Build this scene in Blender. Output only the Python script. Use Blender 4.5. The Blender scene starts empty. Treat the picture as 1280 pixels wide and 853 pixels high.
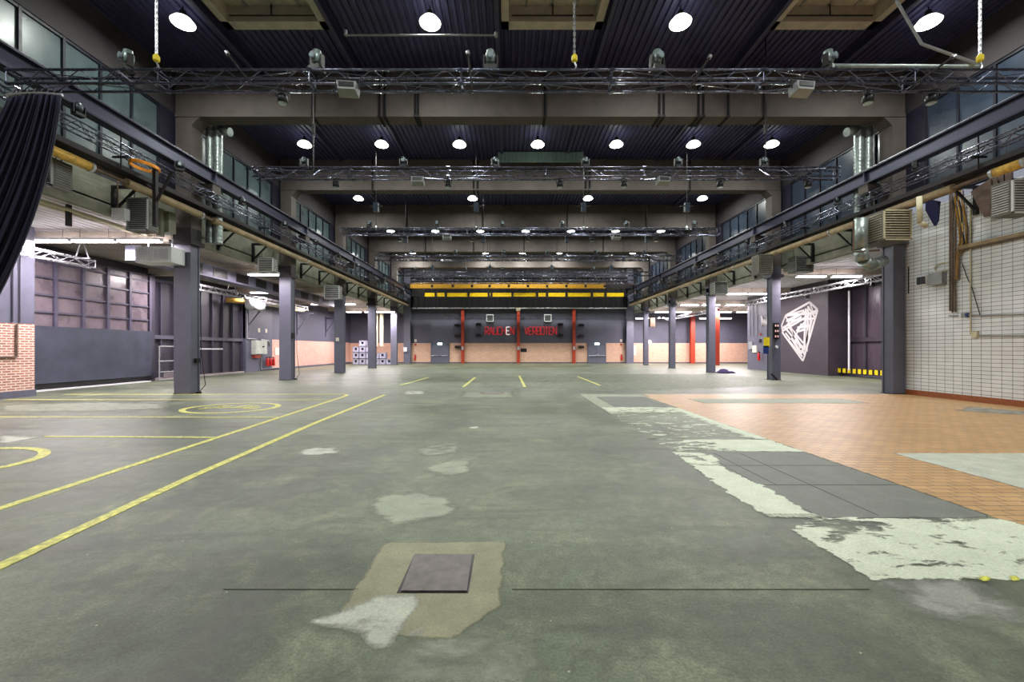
import bpy, math, random
from mathutils import Vector, Matrix
random.seed(7)
C = bpy.context.scene.collection
F = 520.0; HX = 636.0; HY = 437.0; CH = 1.6
PI = math.pi

# ---------------------------------------------------------------- helpers
def G(px, py):                       # photo pixel -> point on the floor
    Y = CH*F/(py-HY); return ((px-HX)*Y/F, Y)
def Q(px, py, Y):                    # photo pixel -> point at depth Y
    return Vector(((px-HX)*Y/F, Y, CH-(py-HY)*Y/F))
def W(px, py, X):                    # photo pixel -> point on a side wall at X
    Y = X*F/(px-HX); return Vector((X, Y, CH-(py-HY)*Y/F))

class MB:
    def __init__(s, o=(0, 0, 0)):
        s.v = []; s.f = []; s.o = Vector(o)
    def add(s, vs, fs):
        n = len(s.v); s.v += [Vector(p)-s.o for p in vs]; s.f += [tuple(i+n for i in f) for f in fs]; return s
    def box(s, x0, x1, y0, y1, z0, z1):
        return s.add([(x0,y0,z0),(x1,y0,z0),(x1,y1,z0),(x0,y1,z0),(x0,y0,z1),(x1,y0,z1),(x1,y1,z1),(x0,y1,z1)],
                     [(0,3,2,1),(4,5,6,7),(0,1,5,4),(1,2,6,5),(2,3,7,6),(3,0,4,7)])
    def cbox(s, c, d, rz=0, rx=0, ry=0):
        m = Matrix.Rotation(rz,3,'Z') @ Matrix.Rotation(ry,3,'Y') @ Matrix.Rotation(rx,3,'X')
        c = Vector(c); h = [k/2 for k in d]
        vs = [c+m@Vector((a*h[0],b*h[1],e*h[2])) for e in (-1,1) for a,b in ((-1,-1),(1,-1),(1,1),(-1,1))]
        return s.add(vs, [(0,3,2,1),(4,5,6,7),(0,1,5,4),(1,2,6,5),(2,3,7,6),(3,0,4,7)])
    def cyl(s, a, b, r, r2=None, n=10, cap=True):
        a = Vector(a); b = Vector(b); r2 = r if r2 is None else r2
        d = (b-a).normalized(); u = d.orthogonal().normalized(); w = d.cross(u)
        vs = [p+(u*math.cos(2*PI*i/n)+w*math.sin(2*PI*i/n))*q for p,q in ((a,r),(b,r2)) for i in range(n)]
        fs = [(i,(i+1)%n,n+(i+1)%n,n+i) for i in range(n)]
        if cap: fs += [tuple(range(n-1,-1,-1)), tuple(range(n,2*n))]
        return s.add(vs, fs)
    def tube(s, pts, r, n=6):
        pts = [Vector(p) for p in pts]
        for a, b in zip(pts, pts[1:]):
            s.cyl(a, b, r, n=n)
        return s
    def lathe(s, c, prof, n=16, axis='Z'):
        c = Vector(c); vs = []; fs = []
        for r, h in prof:
            for i in range(n):
                a = 2*PI*i/n; p = (r*math.cos(a), r*math.sin(a), h)
                if axis == 'Y': p = (p[0], p[2], p[1])
                if axis == 'X': p = (p[2], p[0], p[1])
                vs.append(c+Vector(p))
        for k in range(len(prof)-1):
            for i in range(n):
                fs.append((k*n+i, k*n+(i+1)%n, (k+1)*n+(i+1)%n, (k+1)*n+i))
        fs.append(tuple(range(n-1,-1,-1))); fs.append(tuple((len(prof)-1)*n+i for i in range(n)))
        return s.add(vs, fs)
    def quad(s, *p): return s.add(p, [tuple(range(len(p)))])
    def prism(s, poly, z0, z1):          # poly in xy
        n = len(poly)
        return s.add([(x,y,z0) for x,y in poly]+[(x,y,z1) for x,y in poly],
                     [tuple(range(n-1,-1,-1)), tuple(range(n,2*n))]+[(i,(i+1)%n,n+(i+1)%n,n+i) for i in range(n)])
    def build(s, name, mat, parent=None, smooth=False):
        me = bpy.data.meshes.new(name); me.from_pydata([tuple(v) for v in s.v], [], s.f); me.update()
        if smooth:
            for p in me.polygons: p.use_smooth = len(p.vertices) == 4
        me.materials.append(mat)
        o = bpy.data.objects.new(name, me); C.objects.link(o)
        if parent is not None: o.parent = parent
        return o

def tag(o, label=None, cat=None, group=None, kind=None):
    if label: o['label'] = label
    if cat: o['category'] = cat
    if group: o['group'] = group
    if kind: o['kind'] = kind
    return o
def thing(name, label, cat, loc=(0,0,0), rz=0, group=None):
    o = bpy.data.objects.new(name, None); C.objects.link(o)
    o.location = loc; o.rotation_euler = (0,0,rz); o.empty_display_size = .1
    return tag(o, label, cat, group)
def dup(r, loc, rz=0, label=None, group=None, rot=None):
    def rec(o, par):
        c = o.copy(); C.objects.link(c); c.parent = par
        for ch in KIDS.get(o.name, [x for x in o.children]): rec(ch, c)
        return c
    c = rec(r, None); c.location = loc; c.rotation_euler = rot if rot else (0,0,rz)
    if label: c['label'] = label
    if group: c['group'] = group
    return c
KIDS = {}
class Kind:                              # builds once, then copies
    def __init__(s, fn): s.fn = fn; s.o = None
    def __call__(s, loc, label, rz=0, group=None, rot=None):
        if s.o is None:
            s.o = s.fn(); o = s.o; o.location = loc; o.rotation_euler = rot if rot else (0,0,rz)
            o['label'] = label
            if group: o['group'] = group
            return o
        o = dup(s.o, loc, rz, label, group, rot)
        return o
NTH = ['nearest','second nearest','third nearest','fourth nearest','fifth nearest','sixth nearest','seventh nearest']
LR = ['first','second','third','fourth','fifth','sixth','seventh','eighth','ninth','tenth','eleventh','twelfth']

# ---------------------------------------------------------------- materials
def lin(c):
    return tuple(((x/255)/12.92 if x/255 <= .04045 else ((x/255+.055)/1.055)**2.4) for x in c)+(1,)
def nodes(name):
    m = bpy.data.materials.new(name); m.use_nodes = True; nt = m.node_tree
    return m, nt, nt.nodes['Principled BSDF']
def nn(nt, t, **kw):
    n = nt.nodes.new(t)
    for k, v in kw.items():
        if k in n.inputs: n.inputs[k].default_value = v
        else: setattr(n, k, v)
    return n
def mixc(nt, fac, a, b, mode='MIX'):
    n = nt.nodes.new('ShaderNodeMix'); n.data_type = 'RGBA'; n.blend_type = mode
    for i, x in ((0, fac), (6, a), (7, b)):
        if hasattr(x, 'is_output'): nt.links.new(x, n.inputs[i])
        else: n.inputs[i].default_value = x
    return n.outputs[2]
def math_(nt, op, a, b=0.0, clamp=False):
    n = nt.nodes.new('ShaderNodeMath'); n.operation = op; n.use_clamp = clamp
    for i, x in ((0, a), (1, b)):
        if hasattr(x, 'is_output'): nt.links.new(x, n.inputs[i])
        else: n.inputs[i].default_value = x
    return n.outputs[0]
def ramp(nt, src, a, b, c0=(0,0,0,1), c1=(1,1,1,1)):
    n = nt.nodes.new('ShaderNodeValToRGB'); nt.links.new(src, n.inputs[0])
    e = n.color_ramp.elements; e[0].position = a; e[1].position = b; e[0].color = c0; e[1].color = c1
    return n.outputs[0]
def noise(nt, vec, scale, detail=4, rough=.6, dist=0):
    n = nn(nt, 'ShaderNodeTexNoise', Scale=scale, Detail=detail, Roughness=rough, Distortion=dist)
    if vec is not None: nt.links.new(vec, n.inputs['Vector'])
    return n.outputs['Fac']
def coords(nt, perm=None, scale=None):
    tc = nt.nodes.new('ShaderNodeTexCoord'); v = tc.outputs['Object']
    if perm:
        sp = nt.nodes.new('ShaderNodeSeparateXYZ'); nt.links.new(v, sp.inputs[0])
        cb = nt.nodes.new('ShaderNodeCombineXYZ')
        for i, k in enumerate(perm):
            if k is not None: nt.links.new(sp.outputs[k], cb.inputs[i])
        v = cb.outputs[0]
    if scale:
        mp = nt.nodes.new('ShaderNodeMapping'); nt.links.new(v, mp.inputs[0]); mp.inputs['Scale'].default_value = scale; v = mp.outputs[0]
    return v
MATS = {}
def M(name, rgb, rough=.6, metal=0, var=.12, scale=6, bump=0, stretch=None):
    if name in MATS: return MATS[name]
    m, nt, b = nodes(name)
    c = lin(rgb); v = coords(nt, scale=stretch)
    f = noise(nt, v, scale, 5, .62)
    d = tuple(x*(1-2.2*var) for x in c[:3])+(1,); l = tuple(min(1, x*(1+1.2*var)) for x in c[:3])+(1,)
    nt.links.new(ramp(nt, f, .3, .72, d, l), b.inputs['Base Color'])
    r = ramp(nt, f, .3, .7, (max(.05, rough-.08),)*3+(1,), (min(1, rough+.08),)*3+(1,))
    nt.links.new(r, b.inputs['Roughness']); b.inputs['Metallic'].default_value = metal
    if bump:
        bp = nn(nt, 'ShaderNodeBump', Strength=bump, Distance=.02); nt.links.new(f, bp.inputs['Height']); nt.links.new(bp.outputs[0], b.inputs['Normal'])
    MATS[name] = m; return m
def EM(name, rgb, strength):
    m, nt, b = nodes(name); b.inputs['Base Color'].default_value = (.8,.8,.8,1)
    b.inputs['Emission Color'].default_value = rgb+(1,); b.inputs['Emission Strength'].default_value = strength
    return m
def brickmat(name, perm, w, h, mort, c1, c2, cm, rough=.6, offset=.5, stains=.25, bump=.3, bias=0.0, zsoil=None):
    m, nt, b = nodes(name); v = coords(nt, perm)
    t = nn(nt, 'ShaderNodeTexBrick', Scale=1.0); t.offset = offset
    t.inputs['Color1'].default_value = lin(c1); t.inputs['Color2'].default_value = lin(c2); t.inputs['Mortar'].default_value = lin(cm)
    t.inputs['Mortar Size'].default_value = mort; t.inputs['Brick Width'].default_value = w; t.inputs['Row Height'].default_value = h
    t.inputs['Mortar Smooth'].default_value = .1; t.inputs['Bias'].default_value = bias
    nt.links.new(v, t.inputs['Vector'])
    f = noise(nt, v, 1.7, 6, .6)
    g = ramp(nt, f, .35, .75, (1-stains,1-stains,1-stains,1), (1,1,1,1))
    col = mixc(nt, 1.0, t.outputs['Color'], g, 'MULTIPLY')
    nt.links.new(col, b.inputs['Base Color']); b.inputs['Roughness'].default_value = rough
    bp = nn(nt, 'ShaderNodeBump', Strength=bump, Distance=.01); bp.invert = True
    nt.links.new(t.outputs['Fac'], bp.inputs['Height']); nt.links.new(bp.outputs[0], b.inputs['Normal'])
    return m

greyp = M('grey_blue_paint', (98,99,116), .45, var=.06, scale=3)
greyp2 = M('grey_wall_paint', (88,88,104), .6, var=.08, scale=1.2, bump=.1)
darkp = M('dark_plum_paint', (66,58,68), .55, var=.12, scale=1.5, bump=.1)
gatep = M('black_gate_paint', (62,58,70), .42, var=.1, scale=1.0)
boardm = M('charcoal_board', (66,70,86), .6, var=.14, scale=1.6)
concrete = M('beam_concrete', (92,83,80), .75, var=.16, scale=1.4, bump=.25)
fasciam = M('fascia_concrete', (130,130,116), .75, var=.2, scale=1.3, bump=.2)
deckm = M('dark_roof_deck', (64,60,98), .5, .1, var=.15, scale=1.5)
joistm = M('dark_joist_paint', (54,50,80), .5, var=.1)
blackm = M('black_cloth', (6,6,9), .9, var=.15, scale=4)
curtm = M('navy_velvet', (30,28,52), .95, var=.2, scale=8)
runm = M('runway_steel', (84,86,108), .38, .4, var=.12, scale=2, stretch=(1,.2,1))
darksteel = M('dark_steel', (44,40,42), .5, .5, var=.25, scale=5)
alu = M('dark_truss_aluminium', (104,106,124), .25, .8, var=.15, scale=6)
alub = M('bright_aluminium', (205,205,212), .3, .8, var=.08)
blackpl = M('black_plastic', (22,22,27), .4, var=.15)
greypl = M('grey_plastic', (150,152,156), .45, var=.08)
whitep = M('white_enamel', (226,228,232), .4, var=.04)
cream = M('cream_insulation', (205,196,168), .7, var=.1, scale=5)
pipem = M('dusty_beige_pipe', (172,150,118), .6, var=.18, scale=3)
rusty = M('rusty_brown', (112,92,78), .7, var=.25, scale=4)
yelm = M('yellow_insulation', (222,176,84), .7, var=.2, scale=8)
galv = M('galvanised_duct', (160,170,168), .38, .6, var=.2, scale=5)
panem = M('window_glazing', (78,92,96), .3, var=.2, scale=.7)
framem = M('window_frame_paint', (24,26,40), .5)
redm = M('red_pillar_paint', (172,58,34), .5, var=.1)
redx = M('extinguisher_red', (205,34,30), .35, var=.05)
yelc = M('crane_yellow', (236,196,20), .45, var=.08)
yelo = M('crane_ochre', (176,128,24), .5, var=.15)
whiteceil = M('white_sheet_metal', (214,208,214), .5, .1, var=.06, scale=2)
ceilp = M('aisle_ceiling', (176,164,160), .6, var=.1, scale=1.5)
beamw = M('aisle_beam_paint', (206,192,178), .6, var=.1, scale=2)
yelpaint = M('yellow_line_paint', (212,208,112), .6, var=.26, scale=16)
rubber = M('black_rubber', (20,20,22), .7)
paper = M('paper', (228,222,205), .8, var=.05)
bluem = M('blue_plastic', (36,58,120), .4)
blkyel = M('signal_yellow', (240,214,30), .5, var=.05)
lens = M('lens_glass', (180,195,205), .12, .3, var=.2)
beige = M('skylight_frame', (196,184,170), .6, var=.1, scale=3)
skyglass = M('skylight_pane', (200,194,180), .5, var=.15, scale=2)
teal = M('teal_sheet', (165,198,194), .35, .4, var=.2, scale=3, stretch=(6,1,.3))
brownboard = M('brown_board', (112,92,84), .7, var=.2, scale=2)
ironm = M('iron_plate', (120,112,112), .5, .35, var=.2, scale=9, bump=.2)
lamp_em = EM('lamp_glow', (.93,1.0,.9), 22)
reflector_glow = EM('added_reflector_glow', (.9,1.0,.85), 3.0)  # glow added to the lamp reflectors for a halo and light on the deck
tube_em = EM('tube_glow', (1.0,.93,.95), 14)
exit_em = EM('exit_sign_glow', (.65,1.0,.9), 5)
red_em = EM('red_indicator', (.9,.06,.06), .35)
redneon = EM('red_letter_tube', (1.0,.06,.08), .16); redneon.node_tree.nodes['Principled BSDF'].inputs['Base Color'].default_value = (.6,.04,.05,1)
whneon = EM('white_letter_tube', (1.0,.8,.8), .45)
lampglow2 = EM('small_lamp_glow', (.95,1.0,.95), 12)

brick_far = brickmat('pink_brick_far', (0,2,None), .25, .083, .012, (232,186,160), (214,164,140), (222,190,170), .7, stains=.12)
brick_side = brickmat('pink_brick_side', (1,2,None), .25, .083, .012, (228,176,158), (208,156,140), (214,180,168), .7, stains=.12)
brick_red = brickmat('red_brick', (1,2,None), .25, .083, .02, (196,130,110), (160,98,84), (226,206,194), .7, stains=.15)
tile_wall = brickmat('white_wall_tile', (1,2,None), .2605, .1196, .006, (236,238,242), (228,231,235), (70,74,80), .16, offset=0, stains=.12, bump=.25)

# floor: worn grey-green asphalt
def asphalt(name, base=(114,123,101), dark=(68,76,63), light=(146,150,124), extra=True):
    m, nt, b = nodes(name); v = coords(nt)
    n1 = noise(nt, v, .32, 6, .62, .6); n2 = noise(nt, v, 1.6, 8, .68, .4); n3 = noise(nt, v, 60, 3, .7); n4 = noise(nt, v, 240, 2, .6)
    vs = coords(nt, scale=(.35, 1.6, 1)); n5 = noise(nt, vs, 1.1, 7, .62, 1.2)
    col = mixc(nt, ramp(nt, n1, .36, .66), lin(dark), lin(base))
    col = mixc(nt, math_(nt, 'MULTIPLY', ramp(nt, n2, .48, .72), .75), col, lin(light))
    col = mixc(nt, math_(nt, 'MULTIPLY', ramp(nt, n5, .5, .68), .75), col, lin(dark))
    col = mixc(nt, 1.0, col, ramp(nt, n3, .25, .75, (.5,.5,.5,1), (1.4,1.4,1.4,1)), 'MULTIPLY')
    n6 = noise(nt, v, 9, 6, .7, .3); n7 = noise(nt, coords(nt, scale=(1,.55,1)), .8, 5, .55, 1.5)
    col = mixc(nt, 1.0, col, ramp(nt, n6, .3, .7, (.72,.72,.72,1), (1.22,1.22,1.2,1)), 'MULTIPLY')
    col = mixc(nt, math_(nt, 'MULTIPLY', ramp(nt, n7, .5, .66), .5), col, lin((84,86,80)))
    # white specks
    vo = nn(nt, 'ShaderNodeTexVoronoi', Scale=4.5); nt.links.new(v, vo.inputs['Vector'])
    sp = math_(nt, 'LESS_THAN', vo.outputs['Distance'], .028)
    if extra: col = mixc(nt, math_(nt, 'MULTIPLY', sp, .8), col, lin((196,190,150)))
    nt.links.new(col, b.inputs['Base Color'])
    nt.links.new(ramp(nt, n2, .3, .75, (.34,.34,.34,1), (.56,.56,.56,1)), b.inputs['Roughness'])
    bp = nn(nt, 'ShaderNodeBump', Strength=.35, Distance=.006); nt.links.new(math_(nt, 'ADD', n3, n4), bp.inputs['Height']); nt.links.new(bp.outputs[0], b.inputs['Normal'])
    return m
asph = asphalt('asphalt_floor')
tile_floor = brickmat('orange_floor_tile', (0,1,None), .25, .125, .007, (204,160,108), (190,146,96), (112,94,78), .42, offset=.5, stains=.22, bump=.15)

def wornmat(name, rgb, var=.1, rough=.6, nscale=7.0, soft=.02):
    """a coat lying on the floor; 'cover' attribute + noise decides where it has worn away"""
    m, nt, b = nodes(name); out = nt.nodes['Material Output']; v = coords(nt)
    at = nt.nodes.new('ShaderNodeAttribute'); at.attribute_name = 'cover'
    vs = coords(nt, scale=(1.0, 1.9, 1)); n = noise(nt, vs, nscale*.45, 9, .66, .4); n2 = noise(nt, v, 3.5, 5, .6)
    s = math_(nt, 'ADD', at.outputs['Fac'], n)
    a = ramp(nt, math_(nt, 'MULTIPLY', s, .5), .5-soft, .5+soft)
    c = lin(rgb); d = tuple(x*(1-2*var) for x in c[:3])+(1,); l = tuple(min(1,x*(1+var)) for x in c[:3])+(1,)
    n3 = noise(nt, v, 60, 3, .7)
    col = mixc(nt, 1, ramp(nt, n2, .3, .7, d, l), ramp(nt, n3, .3, .7, (.76,.76,.76,1), (1.12,1.12,1.12,1)), 'MULTIPLY')
    nt.links.new(col, b.inputs['Base Color']); b.inputs['Roughness'].default_value = rough
    tr = nt.nodes.new('ShaderNodeBsdfTransparent'); mx = nt.nodes.new('ShaderNodeMixShader')
    nt.links.new(a, mx.inputs[0]); nt.links.new(tr.outputs[0], mx.inputs[1]); nt.links.new(b.outputs[0], mx.inputs[2])
    nt.links.new(mx.outputs[0], out.inputs['Surface'])
    return m
w_white = wornmat('worn_white_paint', (206,212,192), .06)
w_green = wornmat('pale_green_screed', (150,156,138), .1, soft=.1)
w_beige = wornmat('beige_screed', (144,142,116), .12, soft=.07)
w_grey = wornmat('grey_screed', (152,152,144), .07, soft=.09)
w_dark = wornmat('dark_slab', (112,114,108), .08, soft=.05)
w_pale = wornmat('pale_concrete', (186,188,174), .1, soft=.09)
w_dim = wornmat('faint_screed', (128,134,116), .06, soft=.12)
w_yel = wornmat('worn_yellow_paint', (214,210,84), .14, soft=.05)

def sd_poly(p, poly):
    d = 1e9; inside = False; n = len(poly)
    for i in range(n):
        ax, ay = poly[i]; bx, by = poly[(i+1)%n]
        ex, ey = bx-ax, by-ay; wx, wy = p[0]-ax, p[1]-ay
        t = max(0, min(1, (wx*ex+wy*ey)/(ex*ex+ey*ey+1e-12)))
        d = min(d, math.hypot(wx-ex*t, wy-ey*t))
        if (ay > p[1]) != (by > p[1]) and p[0] < (bx-ax)*(p[1]-ay)/(by-ay)+ax: inside = not inside
    return d if inside else -d
def patch(name, poly, mat, parent, z=.002, edge=.12, level=.9, amp=.0, wob=0, ymax=None):
    """coat following an outline: cover rises from the outline inward"""
    xs = [p[0] for p in poly]; ys = [p[1] for p in poly]
    x0, x1, y0, y1 = min(xs)-edge, max(xs)+edge, min(ys)-edge, max(ys)+edge
    nx = max(4, min(70, int((x1-x0)/.05))); ny = max(4, min(90, int((y1-y0)/.05)))
    mb = MB(); cov = []
    for j in range(ny+1):
        for i in range(nx+1):
            x = x0+(x1-x0)*i/nx; y = y0+(y1-y0)*j/ny
            mb.v.append(Vector((x, y, z)))
            q = (x+wob*math.sin(3.1*y+1.3)+wob*.5*math.sin(9*y), y+wob*math.sin(3.7*x+.6)+wob*.5*math.sin(8*x))
            s = sd_poly(q, poly)
            lv = level(x, y) if callable(level) else level
            cov.append(min(lv, .5+s/edge*.5) if s > -edge else -.5)
    for j in range(ny):
        for i in range(nx):
            a = j*(nx+1)+i; mb.f.append((a, a+1, a+nx+2, a+nx+1))
    o = mb.build(name, mat, parent)
    at = o.data.attributes.new('cover', 'FLOAT', 'POINT')
    at.data.foreach_set('value', cov)
    return o
def ell(cx, cy, rx, ry, n=20, wob=0):
    return [(cx+rx*math.cos(2*PI*i/n)*(1+wob*math.sin(3*i)), cy+ry*math.sin(2*PI*i/n)*(1+wob*math.cos(2.3*i))) for i in range(n)]
def gp(*pts): return [G(*p) for p in pts]

# ---------------------------------------------------------------- camera and render look
cam = bpy.data.objects.new('camera', bpy.data.cameras.new('camera')); C.objects.link(cam)
cam.location = (0, 0, CH); cam.rotation_euler = (PI/2, 0, 0)
cam.data.sensor_width = 36; cam.data.lens = 36*F/1280
cam.data.shift_x = (640-HX)/1280; cam.data.shift_y = (HY-426.5)/1280
cam.data.clip_start = .05; cam.data.clip_end = 200
sc = bpy.context.scene; sc.camera = cam
sc.view_settings.view_transform = 'Standard'; sc.view_settings.look = 'None'; sc.view_settings.gamma = 1
sc.view_settings.use_curve_mapping = False; sc.view_settings.exposure = 0.25
sc.cycles.use_denoising = True; sc.cycles.max_bounces = 8; sc.cycles.diffuse_bounces = 5; sc.cycles.glossy_bounces = 3
sc.cycles.transparent_max_bounces = 12; sc.cycles.caustics_reflective = False; sc.cycles.caustics_refractive = False
sc.cycles.sample_clamp_indirect = 4
w = bpy.data.worlds.new('world'); sc.world = w; w.use_nodes = True
w.node_tree.nodes['Background'].inputs[0].default_value = (.8,.85,1,1); w.node_tree.nodes['Background'].inputs[1].default_value = .3

def struct(name, mb, mat, parent=None):
    o = mb.build(name, mat, parent)
    if parent is None: o['kind'] = 'structure'
    return o
ZD = 11.5; YB = -6.0; YF = 48.0
CY = [14.85+6.82*i for i in range(5)]       # front faces of the column lines
XL, XR = -11.36, 13.72                      # inner faces of the columns

# ---------------------------------------------------------------- floor
floor = struct('floor', MB().box(-19.5, 29, YB, YF+.5, -.2, 0), asph)
tf = struct('floor_tiled', MB().box(4.62, 14.2, YB, 14.9, -.1, .003), tile_floor)
# slabs, screeds and worn coats belong to the floor
patch('concrete_patch', [(-1.03,2.52),(-.9,2.42),(-.62,2.32),(-.3,2.3),(-.06,2.6),(-.03,3.45),(-1.02,3.45)], w_beige, floor, .002, .05, .9)
patch('screed_patch', gp((383,780),(430,766),(470,747),(518,744),(525,752),(508,775),(497,797),(485,812),(462,812),(452,792),(425,787)), w_pale, floor, .004, .05, .72)
patch('screed_patch', gp((508,795),(530,786),(528,794)), w_pale, floor, .004, .05, .7)
patch('screed_patch', gp((462,632),(478,619),(520,617),(556,622),(568,636),(560,645),(520,650),(488,657),(476,648)), w_green, floor, .002, .14, .78)
patch('screed_patch', gp((530,586),(560,577),(590,575),(584,591),(560,596)), w_green, floor, .002, .14, .72)
patch('screed_patch', gp((522,562),(548,556),(572,554),(570,566),(530,570)), w_green, floor, .002, .14, .62)
patch('screed_patch', gp((376,563),(395,560),(422,560),(422,566),(398,569),(378,569)), w_pale, floor, .002, .16, .68)
patch('screed_patch', gp((582,535),(598,533),(596,537)), w_pale, floor, .002, .1, .8)
patch('screed_patch', gp((120,503),(205,505),(205,511),(120,514),(0,515),(0,507)), w_dim, floor, .002, .35, .75)
patch('screed_patch', gp((0,545),(50,546),(0,556)), w_pale, floor, .002, .25, .8)
patch('screed_patch', gp((505,489),(530,489),(530,493),(505,493)), w_pale, floor, .002, .35, .62)
patch('screed_patch', gp((580,490),(640,490),(645,497),(575,497)), w_dim, floor, .002, .35, .8)
patch('dark_slab_patch', [(2.95,3.95),(4.6,3.95),(4.6,6.45),(2.95,6.45)], w_dark, floor, .002, .06, 1.0)
patch('dark_slab_patch', [(2.9,10.6),(4.4,11.5),(4.4,14.0),(2.95,14.0)], w_dark, floor, .002, .1, .9)
patch('screed_patch', gp((1110,728),(1180,724),(1215,735),(1258,760),(1250,778),(1200,775),(1150,765)), w_grey, floor, .002, .3, .72)
patch('screed_patch', gp((500,835),(560,800),(640,812),(660,853),(560,870)), w_green, floor, .0015, .3, .5)
patch('screed_patch', [(5.8,12.35),(10.7,12.35),(10.7,13.4),(5.8,13.4)], w_green, floor, .005, .15, .85)
patch('concrete_patch', [(5.9,3.0),(9.2,3.0),(9.2,6.38),(5.9,6.38)], w_pale, floor, .006, .05, 1.0)
patch('screed_patch', gp((1200,514),(1215,509),(1280,515),(1280,519)), w_grey, floor, .006, .3, .6)
patch('screed_patch', gp((560,470),(900,468),(1000,480),(820,487),(640,484)), w_dim, floor, .0015, 1.5, .55)

# white and pale painted areas (a thing: coats painted on the floor, one per painted field)
def painted(name, label, poly, mat, **k):
    o = patch(name, poly, mat, None, **k); return tag(o, label, 'floor marking')
def lv_band(x, y): return .46+.38*min(1, max(0, (x-3.0)/1.0))
painted('painted_floor_patch', 'broad worn whitish paint field in the right foreground beside the orange tiles',
        [(2.51,2.88),(4.66,2.9),(4.66,3.95),(3.49,3.93),(2.95,3.98),(2.51,3.7)], w_white, z=.0045, edge=.07,
        level=lambda x,y: .595 - .20*max(0, 1-abs(x-2.95)/.55)*max(0, 1-abs(y-3.8)/.4))
painted('painted_floor_stripe', 'flaking white paint stripe running away from the right foreground field',
        [(2.46,3.95),(2.96,3.95),(2.96,4.9),(2.9,5.5),(3.1,6.4),(2.55,6.5),(2.46,4.8)], w_white, z=.0045, edge=.16,
        level=lambda x,y: .68 if y < 5.6 else .56)
painted('painted_floor_band', 'flaky white cross band reaching the orange tiles, farther from the camera',
        [(2.6,6.5),(4.6,6.5),(4.6,7.35),(2.52,7.45)], w_white, z=.0045, edge=.12, level=lambda x,y: .47+.28*min(1,max(0,(x-3.0)/1.2)))
painted('painted_floor_area', 'heavily worn white paint flecks between the flaky band and the dark slab',
        [(2.52,7.4),(4.6,7.4),(4.55,10.6),(2.52,10.4)], w_white, z=.0045, edge=.06,
        level=lambda x,y: .44+.22*max(0,1-abs(x-4.5)/.25))
painted('painted_floor_band', 'thin broken white band across the front of the green slab',
        [(2.55,10.45),(4.5,10.5),(4.5,11.5),(2.55,11.5)], w_white, z=.0045, edge=.08, level=.56)
painted('painted_floor_frame', 'pale green painted frame around the dark slab far right of centre',
        [(2.5,10.2),(2.95,10.3),(2.95,14.0),(4.75,14.0),(4.75,14.85),(2.5,14.85)], w_green, z=.004, edge=.08, level=.95)
painted('painted_floor_stripe', 'narrow white edge stripe along the orange tiles',
        [(4.42,7.4),(4.62,7.4),(4.62,11.3),(4.42,11.3)], w_white, z=.0048, edge=.06, level=.74)
painted('paint_smear', 'small yellow paint smear at the front edge of the broad whitish field',
        gp((1220,722),(1236,721),(1242,727),(1226,728)), w_yel, z=.006, edge=.03, level=.75)
painted('paint_smear', 'small yellow paint smear at the right frame edge by the whitish field',
        gp((1262,722),(1272,721),(1274,726),(1264,727)), w_yel, z=.006, edge=.03, level=.7)

def stripe_poly(pts, wd):
    L = []; R = []
    for i, p in enumerate(pts):
        a = pts[max(0,i-1)]; b = pts[min(len(pts)-1,i+1)]
        dx, dy = b[0]-a[0], b[1]-a[1]; l = math.hypot(dx, dy); nx, ny = -dy/l*wd/2, dx/l*wd/2
        L.append((p[0]+nx, p[1]+ny)); R.append((p[0]-nx, p[1]-ny))
    return L, R
def yline(name, label, pts, wd=.11, z=.006, group=None, parent=None, mat=None):
    L, R = stripe_poly(pts, wd); mb = MB()
    for i in range(len(pts)-1):
        mb.add([(*L[i],z),(*R[i],z),(*R[i+1],z),(*L[i+1],z),(*L[i],0),(*R[i],0),(*R[i+1],0),(*L[i+1],0)],
               [(0,1,2,3),(0,4,5,1),(1,5,6,2),(2,6,7,3),(3,7,4,0)])
    o = mb.build(name, mat or yelpaint, parent)
    if parent is None: tag(o, label, 'floor marking', group)
    return o
yline('yellow_floor_line', 'long yellow floor line, the inner one nearer the hall centre', [(-3.74,3.0),(-3.98,5.2),(-4.2,9),(-4.36,14.6)], .115)
cor = [(-5.6+(-.45)*(1-math.cos(a)), 14.25+.6*math.sin(a)) for a in [k*PI/2/8 for k in range(9)]]
yline('yellow_floor_line', 'long yellow floor line curving left at its far end, outer one of two', [(-5.1,4.0),(-5.25,7.0),(-5.42,10.5)]+cor+[(-8,14.87),(-12,14.8),(-15.8,14.8)], .11)
for (y0, xr, lab) in ((13.15, -5.62, 'yellow parking bay line just beyond the ringed pictogram'),
                      (9.8, -5.45, 'yellow parking bay line between the two ringed pictograms'),
                      (7.55, -5.35, 'shortest yellow bay line, nearest to the camera on the left')):
    xl = -16 if y0 > 8 else -8.5
    yline('yellow_bay_line', lab, [(xl, y0+.08), (xr, y0)], .09)
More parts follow.
